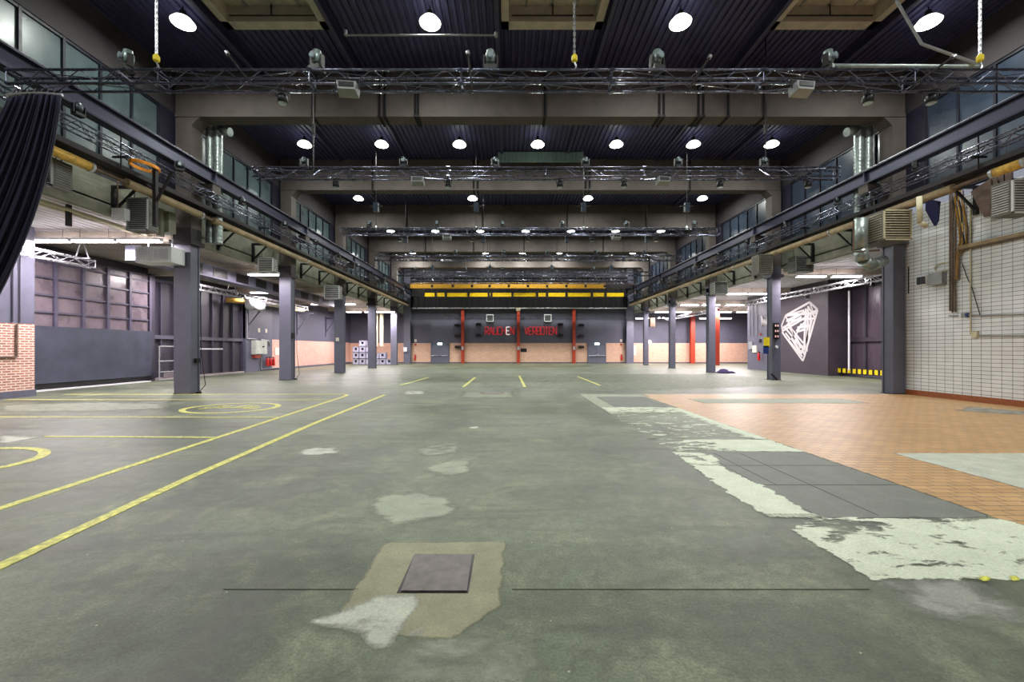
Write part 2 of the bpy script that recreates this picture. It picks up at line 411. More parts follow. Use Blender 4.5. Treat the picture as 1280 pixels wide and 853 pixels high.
def pict(loc, rx, ry, label):
    t = thing('floor_pictogram', label, 'floor marking', (loc[0], loc[1], 0))
    n = 40; mb = MB()
    for i in range(n):
        a0, a1 = 2*PI*i/n, 2*PI*(i+1)/n
        q = []
        for a, k in ((a0,1),(a1,1),(a1,.88),(a0,.88)): q.append((rx*k*math.cos(a), ry*k*math.sin(a)))
        mb.prism([q[0], q[1], q[2], q[3]], 0, .006)
    mb.build('ring', yelpaint, t)
    s = MB()
    def st(pts, w=.09):
        L, R = stripe_poly(pts, w)
        for i in range(len(pts)-1): s.prism([L[i], R[i], R[i+1], L[i+1]], 0, .007)
    st([(-.75,-.25),(-.3,.05),(.25,.0),(.72,-.1)], .11); st([(-.55,.3),(-.25,-.1)]); st([(-.55,.3),(-.2,.32)])
    st([(.0,.02),(.15,.45),(.3,.42)], .12); st([(.25,0),(.5,.35)], .08)
    for c in ((-.55,.05),(.55,-.02)):
        st([(c[0]+.2*math.cos(2*PI*k/10), c[1]+.17*math.sin(2*PI*k/10)) for k in range(11)], .05)
    s.build('vehicle_symbol', yelpaint, t)
pict((-7.58,11.4), 1.22, 1.04, 'yellow ringed vehicle pictogram between bay lines before the nearest left column')
pict((-7.98,5.75), 1.2, 1.04, 'yellow ringed pictogram cut by the left picture edge')
for i, (a, b, lab) in enumerate([((500,482),(536,472),'leftmost short yellow floor dash far down the hall'), ((579,484),(594,472),'yellow floor dash just left of the far centre'),
                 ((656,484),(649,470),'yellow floor dash just right of the hall centre'), ((750,482),(722,471),'rightmost short yellow floor dash far down the hall')]):
    yline('yellow_floor_dash', lab, [G(*a), G(*b)], .12)
yline('yellow_floor_line', 'thin yellow cross line near the far wall', [(-8,38.5),(2,38.2),(5,38.4)], .14)
for (x0,x1,y0,y1) in ((-1.9,-1.0,2.769,2.772),(.02,2.4,2.769,2.772),(3.55,3.56,4.0,6.4),(2.96,4.6,4.9,4.912),(2.96,4.6,5.72,5.73),(3.15,3.16,4.9,6.4)):
    MB().box(x0,x1,y0,y1,.0,.0035).build('floor_joint', M('joint_grime', (62,66,58), .9), floor)
# floor plates
t = thing('floor_hatch', 'square iron floor hatch set in beige concrete in the foreground', 'floor hatch', (-.5,2.98,0))
MB().prism([(-.21,-.24),(.225,-.24),(.215,.25),(-.23,.25)], 0, .012).build('cover_plate', ironm, t)
MB().box(-.235,.235,-.255,.26,0,.004).build('rebate_frame', blackpl, t)
t = thing('manhole_cover', 'round dark manhole cover in the middle distance left of centre', 'manhole', (G(615,491.5)[0], G(615,491.5)[1], 0))
MB().lathe((0,0,0), [(.36,0),(.36,.008),(.34,.01)], 28).build('cover_plate', ironm, t); MB().lathe((0,0,0), [(.44,0),(.44,.006)], 28).build('rim', rusty, t)

# ---------------------------------------------------------------- roof: corrugated deck with roof-light openings
def deck(mb, x0, x1, y0, y1, z=ZD, p=.22, h=.06, n=None):
    n = n or max(1, round((x1-x0)/p)); p = (x1-x0)/n
    prof = []
    for i in range(n):
        a = x0+i*p; prof += [(a, z+h), (a+p*.30, z+h), (a+p*.42, z), (a+p*.88, z)]
    prof.append((x1, z+h))
    m = len(prof)
    return mb.add([(x,y0,q) for x,q in prof]+[(x,y1,q) for x,q in prof], [(i,m+i,m+i+1,i+1) for i in range(m-1)])
SKX = [(-8.6,-5.45), (-.22,2.82), (7.9,11.1)]
mb = MB(); xs = -12.2
for a, b in SKX:
    deck(mb, xs, a, YB, YF); deck(mb, a, b, 12.72, YF); deck(mb, a, b, YB, 8.6); xs = b
deck(mb, xs, 14.8, YB, YF)
struct('ceiling', mb, deckm)
struct('ceiling_cover', MB().box(-12.3, 14.9, YB, YF, 12.3, 12.4), joistm)
for i, (a, b) in enumerate(SKX):
    r = thing('skylight', ['left','middle','right'][i]+' beige framed roof light above the front truss', 'skylight', ((a+b)/2, 10.66, ZD-.1), group='roof lights')
    r['label'] = 'beige framed roof light, the '+['left','middle','right'][i]+' one of three above the front truss'
    m = MB(r.location)
    for (x0,x1,y0,y1) in ((a,a+.22,8.6,12.72),(b-.22,b,8.6,12.72),(a,b,8.6,8.85),(a,b,12.4,12.72)): m.box(x0,x1,y0,y1,ZD-.12,ZD+.35)
    m.build('frame', beige, r)
    MB(r.location).box(a+.2,b-.2,8.8,12.45,ZD+.36,ZD+.4).build('pane', skyglass, r)
    m = MB(r.location)
    for k in range(1,4): m.box(a+(b-a)*k/4-.02, a+(b-a)*k/4+.02, 8.8, 12.45, ZD+.3, ZD+.36)
    m.build('glazing_bar', alub, r)
    m = MB(r.location); m.tube([((a+b)/2, 12.3, ZD-.02), ((a+b)/2, 12.3, ZD+.3)], .02); m.tube([(a+.3,12.35,ZD+.02),(b-.3,12.35,ZD+.02)], .02); m.build('opener_rod', darksteel, r)
jl = ['leftmost','second from left','third from left','fourth from left','fifth from left','rightmost']
for i, x in enumerate([-8.75,-5.3,-.35,2.95,7.75,11.25]):
    for k, (y0, y1) in enumerate([(YB,CY[0]), (CY[0]+.5,CY[1]), (CY[1]+.5,CY[2]), (CY[2]+.5,CY[3]), (CY[3]+.5, CY[4])]):
        if k > 2: continue
        hh = .3 if k == 0 else .1; m = MB(); m.box(x-.03,x+.03,y0,y1,ZD-hh,ZD); m.box(x-.06,x+.06,y0,y1,ZD-hh-.02,ZD-hh+.01); m.box(x-.1,x+.1,y0,y1,ZD-.03,ZD)
        tag(m.build('roof_joist', joistm), 'dark steel roof joist, '+jl[i]+' in the '+['bay before the first','bay behind the first','bay behind the second'][k]+' concrete beam', 'joist', 'roof joists')

# roof-beam frames
bn = ['nearest', 'second', 'third', 'fourth', 'fifth']
for i, y in enumerate(CY):
    x0, x1 = -11.9, 14.15
    m = MB(); m.box(x0,x1,y,y+.5,9.92,ZD)
    for s, xx in ((1,XL+.02),(-1,XR-.02)):   # haunches
        m.add([(xx,y,9.92),(xx+s*.32,y,9.92),(xx,y,9.6),(xx,y+.5,9.92),(xx+s*.32,y+.5,9.92),(xx,y+.5,9.6)], [(0,1,2),(3,5,4),(1,4,5,2),(0,2,5,3),(0,3,4,1)])
    m.box(x0,x1,y-.03,y+.53,9.9,9.99)
    tag(m.build('roof_beam', concrete), 'wide concrete roof beam spanning the hall, '+('the nearest to the camera' if i==0 else bn[i]+' from the camera'), 'beam', 'concrete roof beams')
    for s, xi in (('left',XL),('right',XR)):
        a, b = (xi-.54, xi+.02) if s == 'left' else (xi-.02, xi+.46)
        m = MB(); m.box(a,b,y+.0,y+.52,5.95,9.9)
        # corbel that carries the crane runway
        q = (b, b+.75) if s == 'left' else (a-.85, a)
        m.add([(q[0],y+.05,7.55),(q[1],y+.05,7.55),(q[1],y+.45,7.55),(q[0],y+.45,7.55),(q[0] if s=='left' else q[0],y+.05,7.25),(q[1],y+.05,7.25),(q[1],y+.45,7.25),(q[0],y+.45,7.25)],
              [(0,1,2,3),(4,7,6,5),(0,4,5,1),(1,5,6,2),(2,6,7,3),(3,7,4,0)])
        tag(m.build('upper_column', concrete), 'concrete upper column with crane corbel on the '+s+' side under the '+bn[i]+' roof beam', 'column', 'upper columns')

# lower steel columns
def lower_column(side, i, y):
    lab = NTH[i]+' grey-blue painted steel column in the '+side+' row'
    xi = XL if side == 'left' else XR; wd = .6 if side == 'left' else .44
    a, b = (xi-wd, xi) if side == 'left' else (xi, xi+wd)
    t = thing('column', lab, 'column', ((a+b)/2, y+.23, 0), group='lower steel columns')
    m = MB(t.location); f = .05
    m.box(a, b, y, y+f, 0, 5.35); m.box(a, b, y+.45-f, y+.45, 0, 5.35)
    m.box(a+.03, b-.03, y+f, y+.45-f, 0, 5.35) if True else None
    m.build('shaft', greyp, t)
    m = MB(t.location); m.box(a-.03,b+.03,y-.03,y+.48,0,.02); m.build('base_plate', darksteel, t)
    m = MB(t.location); m.box(a-.1,b+.1,y-.1,y+.55,5.35,5.5); m.box(a-.02,b+.02,y-.02,y+.5,5.5,5.95); m.build('capital', darksteel if side=='left' else greyp2, t)
    return t
LC = [lower_column('left', i, y) for i, y in enumerate(CY)]
RC = [lower_column('right', i, y) for i, y in enumerate(CY)]

# ---------------------------------------------------------------- side walls of the high nave (clerestory)
for s, X, o in (('left',-12.0,-.2), ('right',14.3,.2)):
    x0, x1 = min(X,X+o), max(X,X+o)
    struct('wall_'+s, MB().box(x0,x1,YB,YF,10.07,12.3), M('upper_wall_plaster', (62,56,60), .8, var=.2, scale=1, bump=.2))
    struct('wall_'+s+'_spandrel', MB().box(x0,x1,(15.32 if s=='right' else YB),YF,5.65,6.7), fasciam)
    edges = [YB]+CY+[YF]
    for k in range(6):
        y0 = edges[k]+(.5 if k else 0); y1 = edges[k+1]-.55
        n = max(1, round((y1-y0)/1.0)); st = (y1-y0)/n
        wn = 'window_%s_%d' % (s, k+1)
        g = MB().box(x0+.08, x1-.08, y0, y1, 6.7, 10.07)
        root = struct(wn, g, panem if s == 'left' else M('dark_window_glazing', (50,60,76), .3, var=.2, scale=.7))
        m = MB()
        for j in range(n+1): m.box(x0+.02,x1-.02,y0+j*st-.035,y0+j*st+.035,6.7,10.07)
        for z in (6.74, 8.4, 10.03): m.box(x0+.03,x1-.03,y0,y1,z-.04,z+.04)
        struct('window_frame', m, framem, root)
        struct('wall_%s_pier_%s' % (s, bn[k] if k < 5 else 'last'), MB().box(x0-.01,x1+.01,edges[k+1]-.55,edges[k+1]+.5,6.7,10.07), M('dark_window_panel', (34,30,48), .6))
struct('wall_front', MB().box(-19.5,29,YB-.2,YB,-.2,12.4), greyp2)

# ---------------------------------------------------------------- far wall
struct('wall_back', MB().box(-18.6,28.2,YF,YF+.3,2.33,12.4), greyp2)
struct('wall_back_brick', MB().box(-18.6,28.2,YF-.06,YF+.25,.12,2.33), brick_far)
struct('baseboard_back', MB().box(-18.6,28.2,YF-.08,YF+.25,0,.13), greyp2)
m = MB(); n = 120
for i in range(n):
    xa = -11.3+25*i/n; xb = -11.3+25*(i+1)/n
    ya = 47.3+.07*math.sin(i*1.9); yb = 47.3+.07*math.sin((i+1)*1.9)
    m.quad((xa,ya,6.35),(xb,yb,6.35),(xb,yb,9.8),(xa,ya,9.8))
tag(m.build('stage_curtain', blackm), 'black drape hanging across the top of the far wall above the silver pipe', 'curtain')
m = MB(); m.cyl((-10.8,46.6,6.22),(13.2,46.6,6.22),.07)
tag(m.build('suspension_pipe', alub), 'long silver pipe hanging straight across the far wall below black drape', 'pipe')
for i, x in enumerate((-5.28, 1.1, 7.46)):
    t = thing('red_pillar', 'slim red-orange steel pillar on the far wall, '+['left','middle','right'][i]+' of the three', 'pillar', (x,47.7,0), group='red pillars')
    m = MB(t.location); m.box(x-.17,x+.17,47.55,47.6,0,6.25); m.box(x-.17,x+.17,47.85,47.9,0,6.25); m.box(x-.03,x+.03,47.6,47.85,0,6.25); m.build('shaft', redm, t)
    m = MB(t.location); m.box(x-.12,x+.12,47.45,47.55,1.55,1.95); m.build('switch_box', greypl, t)
for x, y, lab in ((20.95,47.3,'red steel pillar at the far wall in the right aisle'), (20.85,41.6,'red steel pillar standing nearer in the right aisle behind the third column')):
    t = thing('red_pillar', lab, 'pillar', (x,y,0)); m = MB(t.location); m.box(x-.24,x+.24,y,y+.06,0,5.7); m.box(x-.03,x+.03,y+.06,y+.3,0,5.7); m.box(x-.24,x+.24,y+.3,y+.36,0,5.7); m.build('shaft', redm, t)
for i, (px) in enumerate((550, 746)):
    X = (px-HX)*47.8/F; s = ['left','right'][i]
    d = struct('door_%d' % (i+1), MB().box(X-1.0,X+1.0,47.82,47.9,.02,2.06), greyp)
    m = MB(); m.box(X-1.06,X-.98,47.8,47.93,0,2.12); m.box(X+.98,X+1.06,47.8,47.93,0,2.12); m.box(X-1.06,X+1.06,47.8,47.93,2.05,2.4); m.box(X-.012,X+.012,47.8,47.83,0,2.05); m.build('door_frame', greyp2, d)
    m = MB(); m.cyl((X-.95,47.72,.88),(X-.05,47.72,.88),.035); m.cyl((X+.05,47.72,.88),(X+.95,47.72,.88),.035)
    for q in (-.9,-.1,.1,.9): m.box(X+q-.03,X+q+.03,47.72,47.83,.84,.92)
    m.tube([(X-.1,47.72,.9),(X+.2,47.72,1.08)], .03); m.build('panic_bar', alub, d)
    t = thing('exit_sign', 'lit green-white exit sign above the '+s+' double door', 'exit sign', (X,47.7,2.2))
    MB(t.location).box(X-.24,X+.24,47.62,47.74,2.12,2.34).build('lamp_box', exit_em, t); MB(t.location).box(X-.26,X+.26,47.74,47.8,2.1,2.36).build('back_plate', whitep, t)
# lettering RAUCHEN VERBOTEN in red tube letters
def word(txt, x0, x1, z0, z1, y, label, special=None):
    t = thing('wall_lettering', label, 'lettering', ((x0+x1)/2, y, z0))
    step = (x1-x0)/len(txt); w_ = step*.80
    SEG = {'R':[(0,0,0,1),(0,1,1,1),(1,1,1,.5),(1,.5,0,.5),(.3,.5,1,0)],'A':[(0,0,.5,1),(.5,1,1,0),(.2,.4,.8,.4)],'U':[(0,1,0,0),(0,0,1,0),(1,0,1,1)],
           'C':[(1,1,0,1),(0,1,0,0),(0,0,1,0)],'H':[(0,0,0,1),(1,0,1,1),(0,.5,1,.5)],'E':[(1,1,0,1),(0,1,0,0),(0,0,1,0),(0,.5,.8,.5)],'N':[(0,0,0,1),(0,1,1,0),(1,0,1,1)],
           'V':[(0,1,.5,0),(.5,0,1,1)],'B':[(0,0,0,1),(0,1,.9,1),(.9,1,.9,.5),(.9,.5,0,.5),(1,.5,1,0),(1,0,0,0)],'O':[(0,0,0,1),(0,1,1,1),(1,1,1,0),(1,0,0,0)],'T':[(0,1,1,1),(.5,1,.5,0)]}
    for i, ch in enumerate(txt):
        a = x0+i*step; m = MB(t.location)
        for (u0,v0,u1,v1) in SEG[ch]:
            p = Vector((a+u0*w_, y, z0+v0*(z1-z0))); q = Vector((a+u1*w_, y, z0+v1*(z1-z0)))
            d = (q-p).normalized(); nrm = Vector((-d.z,0,d.x))
            for s in (-1,1): m.cyl(p+nrm*s*.035, q+nrm*s*.035, .028, n=6)
        o = m.build('letter', whneon if special == i else redneon, t)
        if special == i: o['label'] = 'letter lit whiter than the others'
z0, z1 = CH+(HY-418.3)*47.8/F, CH+(HY-409)*47.8/F
word('RAUCHEN', (606.5-HX)*47.8/F, (643.5-HX)*47.8/F, z0, z1, 47.85, 'red outlined letters reading RAUCHEN on the dark far wall', 5)
word('VERBOTEN', (656-HX)*47.8/F, (696.5-HX)*47.8/F, z0, z1, 47.85, 'red outlined letters reading VERBOTEN on the dark far wall')

def mk_speaker():
    t = thing('wall_speaker', '', 'speaker')
    MB().cbox((0,-.25,0),(.62,.4,.28)).build('cabinet', blackpl, t); MB().cbox((0,-.46,0),(.54,.02,.22)).build('grille', darksteel, t)
    m = MB(); m.tube([(0,0,.2),(0,-.2,.22),(0,-.2,.1)], .03); m.build('bracket', darksteel, t); return t
SPK = Kind(mk_speaker)
for px, py, lab in ((572,407,'upper black wall speaker between left door and left red pillar'),(572,420,'middle black wall speaker between left door and left red pillar'),(572.5,434,'lowest black wall speaker between left door and left red pillar'),
                (598.5,406,'upper black wall speaker left of the RAUCHEN lettering'),(598.5,419.5,'lower black wall speaker left of the RAUCHEN lettering'),
                (700,406,'upper black wall speaker right of the VERBOTEN lettering'),(700,419.5,'lower black wall speaker right of the VERBOTEN lettering'),
                (726,407,'upper black wall speaker right of the right red pillar'),(726,420.5,'middle black wall speaker right of the right red pillar'),(726,434,'lowest black wall speaker right of the right red pillar')):
    p = Q(px,py,47.99); SPK(p, lab, group='black speakers on the far wall')
def mk_wallfan():
    t = thing('ventilation_unit', '', 'ventilation unit')
    m = MB(); 
    for a in ((-.42,-.34,-.42,.42),(.34,.42,-.42,.42),(-.42,.42,-.42,-.34),(-.42,.42,.34,.42)): m.box(a[0],a[1],-.3,0,a[2],a[3])
    m.build('frame', whitep, t)
    MB().box(-.36,.36,-.2,0,-.36,.36).build('core', darksteel, t)
    m = MB()
    for k in range(7): m.box(-.35,.35,-.28,-.24,-.31+k*.1,-.28+k*.1)
    m.build('grille', greypl, t); return t
VF = Kind(mk_wallfan)
VF(Q(612.5,398,47.99), 'square white-framed ventilation unit above the RAUCHEN lettering'); VF(Q(684.5,398,47.99), 'square white-framed ventilation unit above the VERBOTEN lettering')
def mk_ext():
    t = thing('fire_extinguisher', '', 'fire extinguisher')
    MB().lathe((0,-.12,0), [(.09,0),(.1,.03),(.1,.5),(.06,.6),(.03,.63)], 14).build('cylinder', redx, t, True)
    m = MB(); m.box(-.03,.03,-.16,-.02,.62,.68); m.tube([(0,-.12,.66),(.12,-.14,.6),(.12,-.14,.2)], .014); m.build('valve', blackpl, t); return t
EXT = Kind(mk_ext)
p = Q(519,451.5,47.99); EXT((p.x,p.y,.35), 'red fire extinguisher on the far wall left of the left door')
p = Q(776.5,451,47.99); EXT((p.x,p.y,.35), 'red fire extinguisher on the far wall right of the right door')
def sign(px, py, w_, h_, Y, mat, label, name='wall_sign', cat='sign'):
    p = Q(px,py,Y); m = MB(); m.box(p.x-w_/2,p.x+w_/2,Y-.03,Y,p.z-h_/2,p.z+h_/2); return tag(m.build(name, mat), label, cat)
for px, s in ((519.5,'left'),(776.3,'right')):
    sign(px,426,.26,.3,47.99,paper,'small white square sign above the '+s+' far extinguisher'); sign(px,431,.22,.26,47.92,redm,'small red sign above the '+s+' far extinguisher')
sign(654.5,438,.7,.4,47.93,blackpl,'small black board on the brick just right of the middle red pillar','wall_board','board')
p = Q(648,387,46.4); m = MB(); m.cbox((p.x,46.4,p.z),(.5,.3,.35)); tag(m.build('junction_box', cream), 'pale box on the silver pipe above the middle red pillar', 'junction box')
sign(506.5,437,.4,.5,47.0,whitep,'white box on the dark pier left of the far wall','switch_box','switch box')
sign(793,435.5,.4,.6,47.9,paper,'upper framed notice right of the far wall pier','notice','notice'); sign(793,441.5,.4,.5,47.9,paper,'lower framed notice right of the far wall pier','notice','notice')
p = Q(813,427.5,47.6); m = MB(); m.lathe((p.x,47.9,p.z), [(.16,0),(.16,-.1),(.08,-.16)], 14, 'Y'); tag(m.build('wall_lamp', lampglow2), 'small round lit wall lamp on the far wall of the right aisle', 'lamp')
p = Q(509,420,47); 
for x0, x1 in ((-11.95,-11.2), (13.4,14.2)):
    struct('wall_back_pier_'+('left' if x0 < 0 else 'right'), MB().box(x0,x1,47.3,YF,0,11.5), greyp)

# ---------------------------------------------------------------- left aisle
struct('wall_left_brick', MB().box(-16.6,-16.3,YB,14.3,.22,2.46), brick_red)
struct('baseboard_left', MB().box(-16.6,-16.27,YB,14.33,0,.22), greyp)
struct('wall_left_near', MB().box(-16.6,-16.3,YB,14.3,2.46,5.9), greyp)
struct('wall_left_return', MB().box(-18.9,-16.62,14.0,14.28,0,5.9), greyp2)
struct('wall_left_recess', MB().box(-19.1,-18.8,14.3,29.1,0,5.9), darkp)
struct('wall_left_far', MB().box(-18.7,-18.3,28.9,YF,2.37,5.9), greyp2)
struct('wall_left_far_panel', MB().box(-18.7,-18.26,28.9,32.1,0,5.9), greyp)
struct('wall_left_far_brick', MB().box(-18.7,-18.28,32.1,YF,.15,2.37), brick_side)
struct('baseboard_left_far', MB().box(-18.7,-18.25,32.1,YF,0,.15), greyp2)
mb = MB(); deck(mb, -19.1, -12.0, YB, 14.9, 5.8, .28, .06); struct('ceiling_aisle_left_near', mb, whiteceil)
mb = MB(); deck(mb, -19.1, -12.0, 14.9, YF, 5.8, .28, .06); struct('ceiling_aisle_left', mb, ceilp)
struct('ceiling_aisle_left_cover', MB().box(-19.1,-12.0,YB,YF,5.95,6.0), joistm)
for i, y in enumerate(CY):
    m = MB(); m.box(-18.8,-11.9,y,y+.4,5.48,5.8)
    tag(m.build('aisle_beam', beamw), 'beige cross beam under the left aisle ceiling, '+NTH[i]+' one', 'beam', 'aisle cross beams')
# gates
def gate1():
    t = thing('sliding_gate', 'wide dark sliding gate with gridded upper panes in the left aisle, nearest the brick wall', 'gate', (-18,18.3,0))
    o = t.location; Y0, Y1 = 14.35, 20.9
    MB(o).box(-17.98,-17.9,Y0,Y1,.28,2.5).build('lower_panel', boardm, t)
    MB(o).box(-18.0,-17.93,Y0,Y1,.08,.28).build('bottom_rail', blackpl, t)
    MB(o).box(-18.1,-18.04,14.4,Y1,2.5,5.3).build('upper_panel', M('blacked_out_glass', (122,110,118), .3, var=.16, scale=1.3), t)
    m = MB(o)
    for y in (15.4,16.5,17.58,18.66,19.75,20.85): m.box(-18.04,-17.94,y-.06,y+.06,2.5,5.3)
    for z in (3.05,3.72,4.4,5.0,5.28): m.box(-18.04,-17.97,14.5,Y1,z-.035,z+.035)
    m.build('glazing_bars', M('gate_bars', (84,80,100), .5), t)
    MB(o).box(-17.95,-17.7,14.6,20.6,0,.05).build('painted_daylight', whitep, t)  # daylight under the gate, put in as a white strip
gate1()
struct('wall_left_post', MB().box(-18.2,-17.95,20.86,21.1,0,5.4), gatep)
t = thing('folding_gate', 'dark folding gate of tall narrow panels behind the nearest left column', 'gate', (-18.6,25,0))
o_ = t.location
for k in range(8):
    y = 21.1+k*.96
    m = MB(o_); m.box(-18.62,-18.55,y+.04,y+.92,.12,5.2); m.build('panel', gatep, t)
m = MB(o_)
for k in range(9):
    y = 21.1+k*.96; m.box(-18.6,-18.42,y-.04,y+.04,.1,5.2)
m.build('mullions', M('gate_post_paint', (70,68,84), .5), t)
m = MB(o_); m.box(-18.6,-18.4,21.1,28.8,2.15,2.35); m.box(-18.6,-18.4,21.1,28.8,5.15,5.3); m.build('cross_rail', greyp2, t)
m = MB(o_); m.box(-18.6,-18.3,21.1,28.8,0,.1); m.build('kerb', M('pale_kerb', (170,160,160), .7), t)
# railing / cart beside the gate behind column 1
t = thing('railing', 'grey pipe barrier rack leaning beside the folding gate, left of the nearest left column', 'railing', (-17.6,21.6,0)); o_ = t.location
m = MB(o_)
for z in (.05,.45,1.0,1.75): m.cyl((-17.6,20.9,z),(-17.6,23.0,z),.03)
for y in (20.95,22.0,22.95): m.cyl((-17.6,y,0),(-17.6,y,1.78),.035)
m.build('frame', greypl, t); MB(o_).box(-17.62,-17.58,21.2,22.9,.12,.42).build('panel', M('board_grey', (120,110,118), .7), t)
m = MB(); m.cyl((-17.9,22.9,1.62),(-17.9,26.0,1.62),.04); tag(m.build('barrier_rail', whitep), 'white horizontal rail across the folding gate behind nearest left column', 'rail')
# silver truss builder ------------------------------------------------------
def truss(name, label, p0, p1, s, mat, pitch=.5, rc=.024, rb=.011, cat='truss', hook=True, group=None):
    p0 = Vector(p0); p1 = Vector(p1); d = (p1-p0); L = d.length; d.normalize()
    side = Vector((0,0,1)).cross(d).normalized()*s; up = Vector((0,0,-s))
    t = thing(name, label, cat, p0, group=group)
    cs = [Vector((0,0,0)), side, up, side+up]
    for c in cs:
        m = MB(); m.cyl(c, c+d*L, rc, n=8); m.build('chord', mat, t, True)
    m = MB(); n = max(2, int(L/pitch))
    for a, b, ph in ((0,1,0),(2,3,1),(0,2,0),(1,3,1)):
        nk = n if (a, b) in ((0,2),(1,3)) else max(1, n//4)
        for k in range(nk):
            u, v = (a, b) if (k+ph) % 2 == 0 else (b, a)
            m.cyl(cs[u]+d*(L*k/nk), cs[v]+d*(L*(k+1)/nk), rb, n=5, cap=False)
    m.build('lattice_bracing', mat, t)
    q = max(1, round(L/3.0))
    for k in range(q+1):
        y = L*k/q; m = MB()
        for a, b in ((0,1),(1,3),(3,2),(2,0)): m.cyl(cs[a]+d*y, cs[b]+d*y, rb*1.2, n=5)
        for c in cs: m.cyl(c+d*max(0,y-.05), c+d*min(L,y+.05), rc*1.5, n=8)
        m.build('coupler_frame', mat, t)
    return t
truss('lighting_truss', 'bright silver truss hanging lengthwise in the left aisle, nearest piece', (-15.9,6.5,5.0), (-15.9,16.0,5.0), .26, alub, .42)
truss('lighting_truss', 'bright silver truss hanging lengthwise in the left aisle between nearest and third columns', (-15.9,21.5,4.95), (-15.9,33.0,4.95), .26, alub, .42)
for i, (x, y) in enumerate(((-16.0,15.6),(-16.0,24.0))):
    m = MB(); m.tube([(x-.25,y,5.02),(x,y,5.8),(x+.25,y,5.02)], .025); m.cyl((x-.3,y,5.02),(x+.3,y,5.02),.03)
    tag(m.build('truss_hanger', alub), ['nearest','farther'][i]+' silver V-shaped hanger holding the left aisle truss', 'hanger', 'aisle truss hangers')

# fluorescent battens
def mk_batten():
    t = thing('fluorescent_lamp', '', 'lamp')
    MB().box(-.76,.76,-.08,.08,.02,.09).build('housing', whitep, t)
    hs = t.children[0] if t.children else t
    for s in (-1,1):
        m = MB(); m.cyl((-.72,s*.06,-.02),(.72,s*.06,-.02),.034, n=8); m.build('tube', tube_em, t)
    for e0 in (-.76,.72): MB().box(e0,e0+.04,-.07,.07,-.03,.03).build('end_cap', whitep, hs)
    m = MB(); m.cyl((-.5,0,.09),(-.5,0,.42),.006,n=5); m.cyl((.5,0,.09),(.5,0,.42),.006,n=5); m.build('hanger_wire', darksteel, t)
    return t
BAT = Kind(mk_batten)
def area(x, y, z, sx, sy, e, col, rx=0, shape='RECTANGLE', spread=PI):
    l = bpy.data.lights.new('area', 'AREA'); l.shape = shape; l.size = sx; l.size_y = sy; l.energy = e; l.color = col; l.spread = spread
    o = bpy.data.objects.new('lamp_light', l); C.objects.link(o); o.location = (x,y,z); o.rotation_euler = (rx,0,0)
    return o
PK = (1.0,.89,.92); FE = 300
def row(side, y, xs, z, name, e=FE):
    for i, x in enumerate(xs):
        l = side+' aisle fluorescent lamp, '+name
        if len(xs) > 1: l += ', '+LR[i]+' from left'
        BAT((x,y,z), l, group=side+' aisle fluorescent lamps')
        area(x, y, z-.065, 1.4, .16, e, PK)
row('left', 14.55, (-16.1,-14.5,-12.9), 5.40, 'row above the silver truss end nearest the camera', FE*.75)
row('left', 7.6, (-15.4,-13.6), 5.40, 'row nearest the camera outside the picture', FE*.6)
row('left', 21.2, (-16.2,), 5.33, 'second row, near the gate')
row('left', 20.7, (-12.2,), 5.33, 'just left of the second column top', FE*.3)
row('left', 27.3, (-16.2,), 5.33, 'row between second and third columns')
row('left', 34.4, (-15.6,-13.4), 5.33, 'row at the fourth column')
row('left', 41.4, (-15.4,-13.6,-12.1), 5.33, 'farthest row')
row('right', 21.2, (15.4,17.2), 5.33, 'row at the second column')
row('right', 27.9, (15.2,16.8), 5.33, 'row at the third column', FE*.85)
row('right', 35.0, (15.2,17.0,19.0), 5.33, 'row at the fourth column', FE*.9)
row('right', 41.4, (15.3,17.4,21.4,23.4), 5.33, 'row at the fifth column')
row('right', 45.5, (14.6,17.8,21.6,23.6), 5.0, 'farthest row by the end wall', FE*.7)
# dome lamps near column 1
for i, (px, py, Y) in enumerate(((224,333.5,21.8),(253,346,20.3))):
    p = Q(px,py,Y); t = thing('dome_lamp', 'small lit ceiling lamp seen beside the nearest left column, '+['left of it','right of it'][i], 'lamp', p)
    MB().lathe((0,0,0), [(.26,0),(.24,.06),(.1,.12)], 16).build('housing', whitep, t); MB().lathe((0,0,-.03), [(.2,0),(.24,.03)], 16).build('diffuser', lampglow2, t)
    m = MB(); m.cyl((0,0,.1),(0,0,5.8-p.z),.01); m.build('rod', darksteel, t)

# right aisle -----------------------------------------------------------------
struct('wall_right_tiled', MB().box(14.2,14.4,YB,15.32,.18,6.4), tile_wall)
struct('baseboard_right', MB().box(14.17,14.4,YB,15.32,0,.18), M('orange_skirting_tile', (150,84,50), .4, var=.15, scale=12))
struct('wall_right_return', MB().box(14.4,20.9,15.1,15.32,0,5.9), greyp2)
struct('wall_right_recess', MB().box(20.85,21.1,15.3,25.2,0,5.9), darkp)
struct('wall_right_dark', MB().box(19.3,21.1,25.15,29.9,0,5.9), darkp)
struct('wall_right_panel', MB().box(19.28,21.1,29.9,33.6,0,5.9), greyp)
struct('wall_right_far', MB().box(27.9,28.2,33.6,YF,0,5.9), greyp2)
struct('wall_right_far_return', MB().box(19.3,28.2,33.3,33.62,0,5.9), greyp2)
mb = MB(); deck(mb, 14.3, 28.2, 15.2, YF, 5.8, .28, .06); struct('ceiling_aisle_right', mb, whiteceil)
struct('ceiling_aisle_right_cover', MB().box(14.3,28.2,15.2,YF,5.95,6.0), joistm)
for i, y in enumerate(CY[1:]):
    m = MB(); m.box(13.7,20.8 if y < 33 else 27.9,y,y+.4,5.5,5.8)
    tag(m.build('aisle_beam', beamw), 'beige cross beam under the right aisle ceiling, '+NTH[i]+' one', 'beam', 'aisle cross beams')
